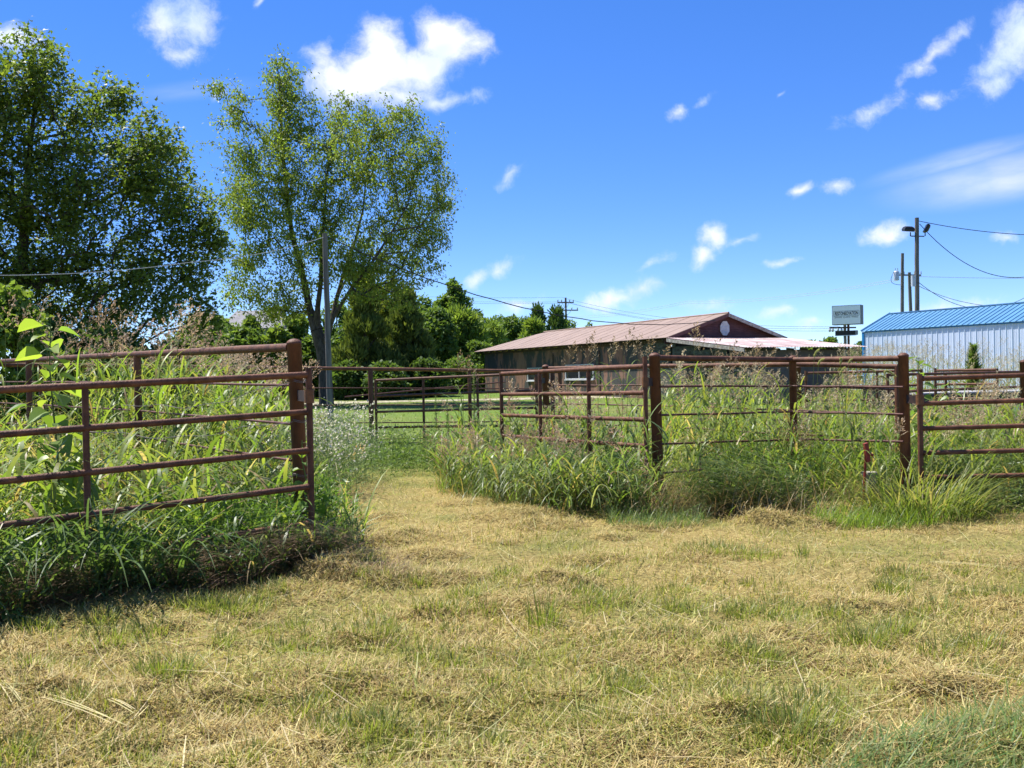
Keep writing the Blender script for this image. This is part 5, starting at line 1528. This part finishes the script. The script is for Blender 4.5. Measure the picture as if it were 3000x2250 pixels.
# brown flattened hay swept along the foot of the gate
n = 2600; t = rng.random(n); off = .28 + .32 * rng.random(n)
x = -3.6 + 2.3 * t + .62 * off; y = 6.45 + 1.85 * t - .78 * off + .1
ribbons(s, at_ground(x, y, .02 + .22 * rng.random(n) ** 2), 3.7 + rng.normal(size=n) * .35, .25 + .45 * rng.random(n), .0045, .9 + .5 * rng.random(n), .4 + .5 * rng.random(n), 5, pick([(.24, .155, .10), (.30, .205, .125), (.19, .12, .075), (.35, .26, .15)], n), taper=.7)
n = 700; a = rng.random(n) * 6.283; q_ = np.sqrt(rng.random(n)); x = -1.22 + np.cos(a) * q_ * .5; y = 7.45 + np.sin(a) * q_ * .38
ribbons(s, at_ground(x, y, .01), .2 + rng.normal(size=n) * 1.4, .06 + .2 * rng.random(n), .005, .8 + .7 * rng.random(n), .3 + .6 * rng.random(n), 4, pick([(.24, .155, .10), (.30, .205, .125), (.19, .12, .075), (.20, .21, .08), (.15, .19, .06)], n), taper=.7)  # dead grass over the low mound added for its shadow
solo('flattened_hay', s, MAT['straw'], (-2.5, 7, 0), 'brown flattened dead grass swept along the foot of the sagging gate', 'dead grass', kind='stuff')

# weeds around the two gates in the middle
s = Soup()
x, y = poly_pts(ZONE_B, 480)
def mid_front(x, y):      # in front of the nearer middle gate
    return y < 11.05 + (1.49 - x) * 1.97
stalks(s, x, y, np.where(mid_front(x, y), .34 + .36 * rng.random(len(x)), .62 + .55 * rng.random(len(x))), -2.2, .2, GREEN + BLUEG, 1.15, (.3, .65), (.015, .032), 6, ps=HC)
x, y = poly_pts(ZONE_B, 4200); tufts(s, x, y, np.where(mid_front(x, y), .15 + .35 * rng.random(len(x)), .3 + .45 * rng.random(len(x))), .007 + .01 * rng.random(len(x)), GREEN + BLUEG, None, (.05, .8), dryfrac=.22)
# long drooping blades spilling towards the camera
n = 420; u = rng.random(n); x = -.25 + 1.3 * u + .15 * rng.normal(size=n); y = 12.1 - 1.45 * u + .4 * rng.normal(size=n)
ribbons(s, at_ground(x, y, .05 + .25 * rng.random(n)), -1.7 + rng.normal(size=n) * 1.2, .35 + .6 * rng.random(n), .012 + .01 * rng.random(n), .1 + .7 * rng.random(n), 1.7 + 1.0 * rng.random(n), 7, pick([(.14, .20, .07), (.19, .24, .10), (.12, .18, .05), (.25, .27, .13)], n), twist=rng.normal(size=n) * .3)
x, y = poly_pts([(-1.0, 12.6), (-.2, 11.5), (.3, 12), (-.2, 14), (-1, 14.5)], 700); tufts(s, x, y, .2 + .35 * rng.random(len(x)), .008, [(.15, .25, .035), (.19, .28, .04)], None, (.05, .7))
solo('tall_grass', s, MAT['grass'], (0, 12.5, 0), 'drooping green grass heaped around the two meeting gates', 'grass', kind='stuff')
s = Soup()
x, y = poly_pts([(.4, 10.8), (1.35, 10.2), (1.5, 11.6), (.4, 13.2)], 170); feather(s, x, y, .25 + .4 * rng.random(len(x)), DARKG + BLUEG, 60, .05, .14)
x, y = poly_pts([(-2.4, 15), (-.6, 14.6), (.4, 15.6), (.2, 17), (-2.6, 17.5)], 160); feather(s, x, y, .35 + .4 * rng.random(len(x)), BLUEG + DARKG, 50, .06, .14)
solo('weed_thicket', s, MAT['grass'], (.8, 11.5, 0), 'fine leaved weeds tangled in the low bars of the middle gates', 'weeds', kind='stuff')
s = Soup()
n = 1500; x, y = poly_pts([(.5, 10.9), (1.3, 10.2), (2.3, 9.9), (3.2, 9.9), (3.0, 10.6), (1.6, 10.9), (.8, 11.8)], n)
ribbons(s, at_ground(x, y, .01), rng.random(n) * 6.283, .25 + .45 * rng.random(n), .005 + .004 * rng.random(n), .2 + 1.1 * rng.random(n), .3 + .9 * rng.random(n), 4, pick(DRY, n))
solo('dead_grass', s, MAT['straw'], (1.5, 10.5, 0), 'straw coloured dead grass around the feet of the capped posts', 'dead grass', kind='stuff')

# right pen
s = Soup()
x, y = poly_pts([(1.6, 10.9), (3.0, 10.8), (4.0, 10.4), (5.0, 10.6), (8.5, 10.8), (10, 16), (4, 17), (1.7, 15)], 760)
rr_ = x / y
H = np.where(y < 11.3, .5, .78) + .48 * rng.random(len(x)) + .35 * ((rr_ > .14) & (rr_ < .26)) - .12 * (rr_ > .36)
stalks(s, x, y, H, .1, .36, GREEN + [(.22, .25, .07)], 1.15, (.3, .65), (.014, .030), 7, pal_pan=[(.46, .38, .24), (.52, .44, .28), (.42, .30, .19)], ps=HC)
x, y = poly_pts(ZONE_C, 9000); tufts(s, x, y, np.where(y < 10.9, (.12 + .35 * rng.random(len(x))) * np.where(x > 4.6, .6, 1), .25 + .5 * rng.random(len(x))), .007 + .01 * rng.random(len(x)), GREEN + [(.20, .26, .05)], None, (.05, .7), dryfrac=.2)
# long blades lying over to the right near the bend of the fence
n = 480; u = rng.random(n); x = 2.15 + 1.0 * u; y = 10.15 + .25 * rng.random(n)
ribbons(s, at_ground(x, y, .03 + .5 * rng.random(n) ** 1.5), 2.9 + rng.normal(size=n) * .35, .5 + .6 * rng.random(n), .010 + .009 * rng.random(n), 1.0 + .45 * rng.random(n), .3 + .6 * rng.random(n), 6, pick([(.11, .17, .055), (.13, .20, .06), (.18, .24, .06), (.22, .25, .08)], n), twist=rng.normal(size=n) * .4)
# arching clump at the foot of the right capped post
n = 620; a = rng.random(n) * 6.283; q_ = .5 * np.sqrt(rng.random(n)); x, y = 4.15 + np.cos(a) * q_ * 1.2, 10.1 + np.sin(a) * q_
ribbons(s, at_ground(x, y), a + rng.normal(size=n) * .5, .3 + .65 * rng.random(n), .009 + .009 * rng.random(n), .05 + .7 * rng.random(n), .6 + 1.4 * rng.random(n), 7, pick([(.11, .17, .035), (.15, .21, .05), (.21, .24, .06), (.09, .14, .03), (.40, .32, .17)], n), pick([(.28, .29, .09), (.2, .25, .05)], n))
solo('tall_grass', s, MAT['grass'], (3.5, 11.5, 0), 'yellow green tall grass filling the right pen', 'grass', kind='stuff')
s = Soup()
x, y = poly_pts([(1.9, 10.5), (3.3, 10.3), (3.2, 11.8), (2.0, 11.8)], 70); feather(s, x, y, .25 + .4 * rng.random(len(x)), DARKG + BLUEG, 60, .055, .15)
x, y = poly_pts([(4.6, 9.9), (6.2, 10.6), (7.5, 11.5), (6, 13), (4.5, 11.5)], 330); feather(s, x, y, np.where(y < 10.75, .10 + .2 * rng.random(len(x)), .3 + .4 * rng.random(len(x))), BLUEG + [(.15, .16, .06)], 55, .05, .15)
x, y = poly_pts([(2.4, 11.5), (5, 11.2), (6, 14), (3, 14)], 220); feather(s, x, y, .4 + .4 * rng.random(len(x)), [(.12, .21, .04), (.15, .24, .05)], 55, .05, .15)
solo('weed_thicket', s, MAT['grass'], (4, 11, 0), 'dark and bluish fine leaved weeds low in the right pen', 'weeds', kind='stuff')
# dry seeding grass along the shed wall
s = Soup()
x, y = poly_pts([(9, 25), (16, 28), (19.5, 36), (17.5, 46), (14, 44), (10, 32)], 600)
stalks(s, x, y, .8 + .75 * rng.random(len(x)) + .5 * (y > 33), .2, .75, [(.16, .20, .05), (.24, .24, .09), (.13, .18, .04)], 1.1, (.3, .6), (.016, .03), 5, (.3, .5), pal_pan=[(.46, .38, .24), (.52, .45, .29)], ps=HS)
x, y = poly_pts([(7.5, 21), (14, 24), (19.5, 34), (17.5, 46), (13, 44), (8, 30)], 5000); tufts(s, x, y, .35 + .6 * rng.random(len(x)), .016 + .012 * rng.random(len(x)), GREEN + [(.24, .24, .09)], None, (.05, .6), k=3, dryfrac=.15)
solo('tall_grass', s, MAT['grass'], (13, 30, 0), 'tan seeding grass along the white shed wall', 'grass', kind='stuff')
for sp2, og, lb in ((HA, (-5, 10, 1), 'pinkish tan open seed heads over the grass of the left pen'), (HC, (4, 12, 1), 'pale tan seed heads among the grass of the right pen'), (HS, (13, 32, 1), 'dry seed heads in front of the white shed wall')):
    solo('seed_heads', sp2, MAT['straw'], og, lb, 'seed heads', kind='stuff')
# rough grass before the barn and beyond the pens
s = Soup()
x, y = poly_pts([(2.5, 20), (8, 20), (10, 33), (6.5, 36), (3.5, 30)], 3800); tufts(s, x, y, .15 + .3 * rng.random(len(x)), .014 + .01 * rng.random(len(x)), GREEN, None, (.05, .7), k=3)
x, y = poly_pts([(-6, 17), (-1, 17), (-.5, 19), (-6, 19.5)], 2200); tufts(s, x, y, .15 + .3 * rng.random(len(x)), .012, GREEN + BLUEG, None, (.05, .7), k=3)
solo('rough_grass', s, MAT['grass'], (4, 24, 0), 'knee high rough grass between the pens and the lean-to', 'grass', kind='stuff')
# white flowering weeds beside the mown lane
s = Soup()
x, y = poly_pts([(-2.35, 11.6), (-1.95, 12.2), (-2.0, 14.6), (-2.6, 15.6), (-3.2, 15.4), (-3.1, 12.4)], 150)
H = .55 + .6 * rng.random(len(x)); feather(s, x, y, H, [(.16, .25, .08), (.20, .28, .10), (.24, .30, .12)], 55, .05, .13)
n = 2000; i = rng.integers(0, len(x), n); f_ = .6 + .45 * rng.random(n)
pp = np.stack([x[i] + rng.normal(size=n) * .13, y[i] + rng.normal(size=n) * .13, gz(x[i], y[i]) + H[i] * f_], 1)
leaves(s, pp, rng.normal(size=(n, 3)) + np.array([0, 0, .8]), .026 + .016 * rng.random(n), pick([(.78, .75, .64), (.70, .66, .52), (.55, .50, .36)], n), [(0, 0), (.5, .4), (1, 0), (.5, -.4)], .2)
solo('flowering_weeds', s, MAT['petal'], (-2.5, 13.5, 0), 'pale flowering weeds massed beside the mown lane', 'weeds', kind='stuff')

# loose low weeds where the tall growth meets the mown ground
s = Soup()
for zone, n in ((ZONE_A, 16000), (ZONE_B, 14000), (ZONE_C, 22000)):
    x, y = poly_pts(zone, n); a = rng.random(n) * 6.283; q_ = .05 + .4 * rng.random(n) ** 2
    x, y = x + np.cos(a) * q_, y + np.sin(a) * q_
    k_ = ~inpoly(x, y, ZONE_A) & ~inpoly(x, y, ZONE_B) & ~inpoly(x, y, ZONE_C) & (y < 14); x, y = x[k_], y[k_]; n = len(x)
    ribbons(s, at_ground(x, y), rng.random(n) * 6.283, .06 + .28 * rng.random(n) ** 1.8, .004 + .006 * rng.random(n), .2 + 1.1 * rng.random(n), .3 + 1.0 * rng.random(n), 4, np.where(rng.random((n, 1)) < .35, pick(DRY, n), pick(GREEN + BLUEG, n)), twist=rng.normal(size=n) * .4)
solo('fringe_grass', s, MAT['grass'], (0, 9, 0), 'loose low grass fraying out onto the mown ground around the pens', 'grass', kind='stuff')

# ------------------------------------------------------------------ single plants
def broad_leaf(s, p_, d, size, c, shape=OVATE):
    """one cupped leaf with a midrib fold"""
    sh_ = np.array(shape); mid = [(t, 0) for t in (0, .33, .66, 1)]
    d = unit(np.asarray(d, float)); sd = unit(np.cross(d, [0, 0, 1.0]) + rng.normal(size=3) * .25); nm = np.cross(sd, d)
    def q_(a, b_): return p_ + size * (a * d + b_ * sd + (abs(b_) * .35 - .32 * a * a + .02 * math.sin(a * 9 + b_ * 20)) * nm)
    up_ = [(.0, .0), (.12, .32), (.35, .42), (.68, .26), (1, 0)]
    for sg in (1, -1):
        V = [q_(a, 0) for a, _ in up_] + [q_(a, b_ * sg) for a, b_ in up_]
        Fs = [[i, i + 1, 6 + i, 5 + i] for i in range(4)]
        s.add(np.array(V), Fs, c)
def herb(name, label, cat, px, Y, ytop, nleaf, size, pal, lean=.2, group=None, spread=1.0):
    top = P(px, ytop, Y); zb_ = gz1(top[0], top[1]); base = np.array([top[0] - lean, Y, zb_])
    t_ = thing(name, base, label, cat, group)
    k = np.linspace(0, 1, 7)[:, None]; st_ = base + (top - base) * k; st_[:, 0] += .06 * np.sin(k[:, 0] * 5)
    s = Soup(); tube(s, st_, np.linspace(.011, .004, 7), 7, C=(.14, .19, .06)); part('stem', s, MAT['grass'], t_)
    for i in range(nleaf):
        f_ = .2 + .8 * (i + .5) / nleaf; p_ = base + (top - base) * f_ + np.array([.06 * math.sin(f_ * 5), 0, 0])
        a = i * 2.4 + rng.random(); d = np.array([math.cos(a) * spread, math.sin(a) * spread, .35 - .55 * (1 - f_)])
        sz = size * (1.0 - .35 * f_) * (.75 + .5 * rng.random())
        s = Soup(); e = p_ + d * sz * .35; tube(s, [p_, e], [.004, .003], 5, False, C=(.14, .19, .06))
        broad_leaf(s, e, d + np.array([0, 0, -.35]), sz, pick(pal, 1)[0]); part('leaf', s, MAT['grass'], t_)
    return t_
BR = [(.13, .22, .04), (.18, .27, .045), (.22, .29, .05), (.11, .19, .05)]
herb('broadleaf_weed', 'big leaved bright green weed rising above the sagging gate', 'weed', 170, 7.6, 950, 36, .25, [(.20, .31, .05), (.26, .36, .06), (.30, .38, .07), (.17, .27, .06)], .12)
herb('broadleaf_weed', 'broad leaved weed low behind the left of the sagging gate', 'weed', 120, 7.9, 1150, 14, .24, BR, -.05)
herb('broadleaf_weed', 'small leafy vine climbing the thick domed post', 'weed', 905, 8.25, 1290, 14, .13, [(.16, .27, .04), (.20, .31, .045)], .06)
herb('sapling', 'leafy bright green sapling behind the right capped post', 'sapling', 2705, 13.0, 1045, 26, .20, BR, .12)
herb('sapling', 'leafy shoot drooping behind the wide gate', 'sapling', 2790, 13.3, 1100, 20, .19, BR, -.2)
herb('broadleaf_weed', 'low broad leaved weed at the edge of the mown ground by the gate foot', 'weed', 40, 6.15, 1790, 12, .09, BR, .03)

def spire(name, label, px, Y, ytop, pal, cat='weed', group=None, n=420, sz=.075):
    top = P(px, ytop, Y); zb_ = gz1(top[0], Y); base = np.array([top[0], Y, zb_]); H = top[2] - zb_
    t_ = thing(name, base, label, cat, group)
    s = Soup(); tube(s, [base, base + [.01, 0, H * .5], top], [.008, .006, .002], 6, C=(.12, .16, .06)); part('stem', s, MAT['grass'], t_)
    f_ = .15 + .85 * rng.random(n); a = rng.random(n) * 6.283
    d = np.stack([np.cos(a), np.sin(a), .5 + .6 * f_], 1); pp = base + (H * f_)[:, None] * ZZ
    s = Soup(); leaves(s, pp, d, sz * (1.2 - .7 * f_) * (.7 + .6 * rng.random(n)), pick(pal, n), [(0, .02), (.4, .07), (1, 0), (.4, -.07)], .1); part('foliage', s, MAT['grass'], t_)
G_ = 'upright leafy weeds behind the far gate'
for (px, Y, yt) in ((1276, 19.2, 1160), (1310, 19.4, 1170), (1388, 16.0, 1095)):
    spire('upright_weed', 'tall narrow upright weed clothed in fine leaves behind the far gate', px, Y, yt, BLUEG, group=G_)
spire('upright_weed', 'dark feathery upright weed against the white shed wall', 2851, 34, 1015, [(.12, .19, .05), (.15, .22, .06)], n=900, sz=.42)
s0 = P(2330, 1290, 11.9)
t_ = thing('dead_weed', (s0[0], s0[1], gz1(s0[0], s0[1])), 'dry reddish brown seeding weed at the thin domed post', 'weed')
s = Soup(); n = 1800; pp = s0 + rng.normal(size=(n, 3)) * np.array([.12, .08, .09]) + np.array([0, 0, .05]); leaves(s, pp, rng.normal(size=(n, 3)), .012 + .014 * rng.random(n), pick([(.30, .16, .09), (.24, .13, .08), (.36, .22, .12)], n), DIAMOND, .1); part('seed_head', s, MAT['straw'], t_)
s = Soup(); b_ = np.array([s0[0], s0[1], gz1(s0[0], s0[1])])
for j in range(7):
    tube(s, [b_, (b_ + s0) / 2 + rng.normal(size=3) * .03, s0 + rng.normal(size=3) * .07], [.005, .004, .002], 5, False, C=(.28, .18, .1))
part('stem', s, MAT['straw'], t_)

# foxtails along the bent fence
GF = 'nodding foxtails along the bent fence'
for (px, yt, Y, lean) in ((2383, 1045, 11.4, .02), (2394, 1068, 11.5, .03), (2466, 1066, 11.5, -.03), (2482, 1064, 11.5, .04), (2459, 1098, 11.4, .02), (2532, 1090, 11.4, .06), (2580, 1092, 11.3, .09), (2563, 1108, 11.4, .08)):
    top = P(px, yt, Y); zb_ = gz1(top[0], Y); base = np.array([top[0] - lean * 2 - .03, Y, zb_])
    t_ = thing('foxtail', base, 'foxtail grass with a nodding furry seed head before the bent fence', 'grass stalk', GF)
    k = np.linspace(0, 1, 10)[:, None]; st_ = base + (top - base) * k; st_[:, 0] += lean * (k[:, 0] ** 3) * .5
    s = Soup(); tube(s, st_, .0028, 5, C=(.18, .22, .07)); part('stem', s, MAT['grass'], t_)
    k = np.linspace(0, 1, 8); L_ = .13
    hd = np.stack([st_[-1][0] + L_ * (.25 * k + lean * 8 * k ** 2), np.full(8, Y), st_[-1][2] + L_ * (k * .9 - abs(lean) * 14 * k ** 2)], 1)
    s = Soup(); tube(s, hd, .0085 * np.sin(np.clip(k * .9 + .12, 0, 1) * math.pi) ** .6 + .001, 8, C=(.33, .36, .16))
    n = 420; i = rng.integers(0, 7, n); pp = hd[i] + (hd[i + 1] - hd[i]) * rng.random((n, 1)); d = rng.normal(size=(n, 3)) + .4 * unit(hd[i + 1] - hd[i])
    leaves(s, pp, d, .021, pick([(.46, .46, .25), (.40, .42, .2)], n), [(0, .05), (.5, .06), (1, 0), (.5, -.06)], 0); part('seed_head', s, MAT['grass'], t_)

# single seeding grasses that stand clear of the rest
GJ = {}
def seed_grass(px, Y, yt, lean, label, group, size=.34, pal=None):
    top = P(px, yt, Y); zb_ = gz1(top[0], Y); base = np.array([top[0] - lean, Y, zb_])
    t_ = thing('seeding_grass', base, label, 'grass stalk', group)
    tip = top - np.array([lean * .25, 0, size * .85])
    k = np.linspace(0, 1, 9)[:, None]; st_ = base + (tip - base) * k; st_[:, 0] += lean * .15 * np.sin(k[:, 0] * 3.1)
    s = Soup(); tube(s, st_, np.linspace(.005, .0025, 9), 6, C=(.20, .24, .08)); part('stem', s, MAT['grass'], t_)
    for j in range(6):
        f_ = .2 + .12 * j; p_ = base + (tip - base) * f_
        s = Soup(); c = pick(GREEN, 1); ribbons(s, p_[None], rng.random(1) * 6.283, np.array([.45 + .3 * rng.random()]), .02, np.array([.3]), np.array([1.2 + rng.random()]), 7, c, c * 1.2); part('leaf', s, MAT['grass'], t_)
    s = Soup(); panicles(s, tip[None], (top - tip)[None] + np.array([[lean * .4, 0, 0]]), np.array([size]), pick(pal or PAN, 1)); part('seed_head', s, MAT['straw'], t_)
TP = [(.40, .31, .17), (.36, .26, .14)]
lab1 = 'tall grass stalk with an open tan seed head standing before the barn'
for (px, yt, lean) in ((1668, 1010, .1), (1722, 1002, .06), (1745, 985, -.05), (1790, 1000, .12), (1835, 970, .16), (1855, 985, .25), (1890, 985, .3), (1935, 1010, .3), (2035, 960, .05), (2048, 975, -.1), (2090, 1000, .2), (2135, 1005, .2), (2200, 1010, .25), (2240, 1020, .3)):
    seed_grass(px, 12.2 + 1.5 * rng.random(), yt, lean, lab1, 'tall seeding grasses before the barn', .36, TP)
lab2 = 'tall grass stalk with a reddish nodding seed head in front of the oak'
for (px, yt, lean) in ((60, 905, .15), (110, 880, .2), (210, 915, .3), (250, 910, .25), (290, 885, .1), (310, 890, .15), (345, 920, .1), (380, 930, .1), (490, 900, .3), (515, 882, .3), (540, 900, .3), (555, 925, .25), (20, 880, .1), (150, 930, .2), (580, 915, .35)):
    seed_grass(px, 9.5 + 2.0 * rng.random(), yt, lean, lab2, 'tall seeding grasses in front of the oak', .42)
lab3 = 'slim seeding grass stalk standing at the mown lane near the far gate'
for (px, yt, lean) in ((1345, 1040, .05), (1362, 1050, .1), (1385, 1075, -.03)):
    seed_grass(px, 14.5, yt, lean, lab3, 'seeding grasses near the far gate', .32, TP)
# a few blades caught on the top of the gate post
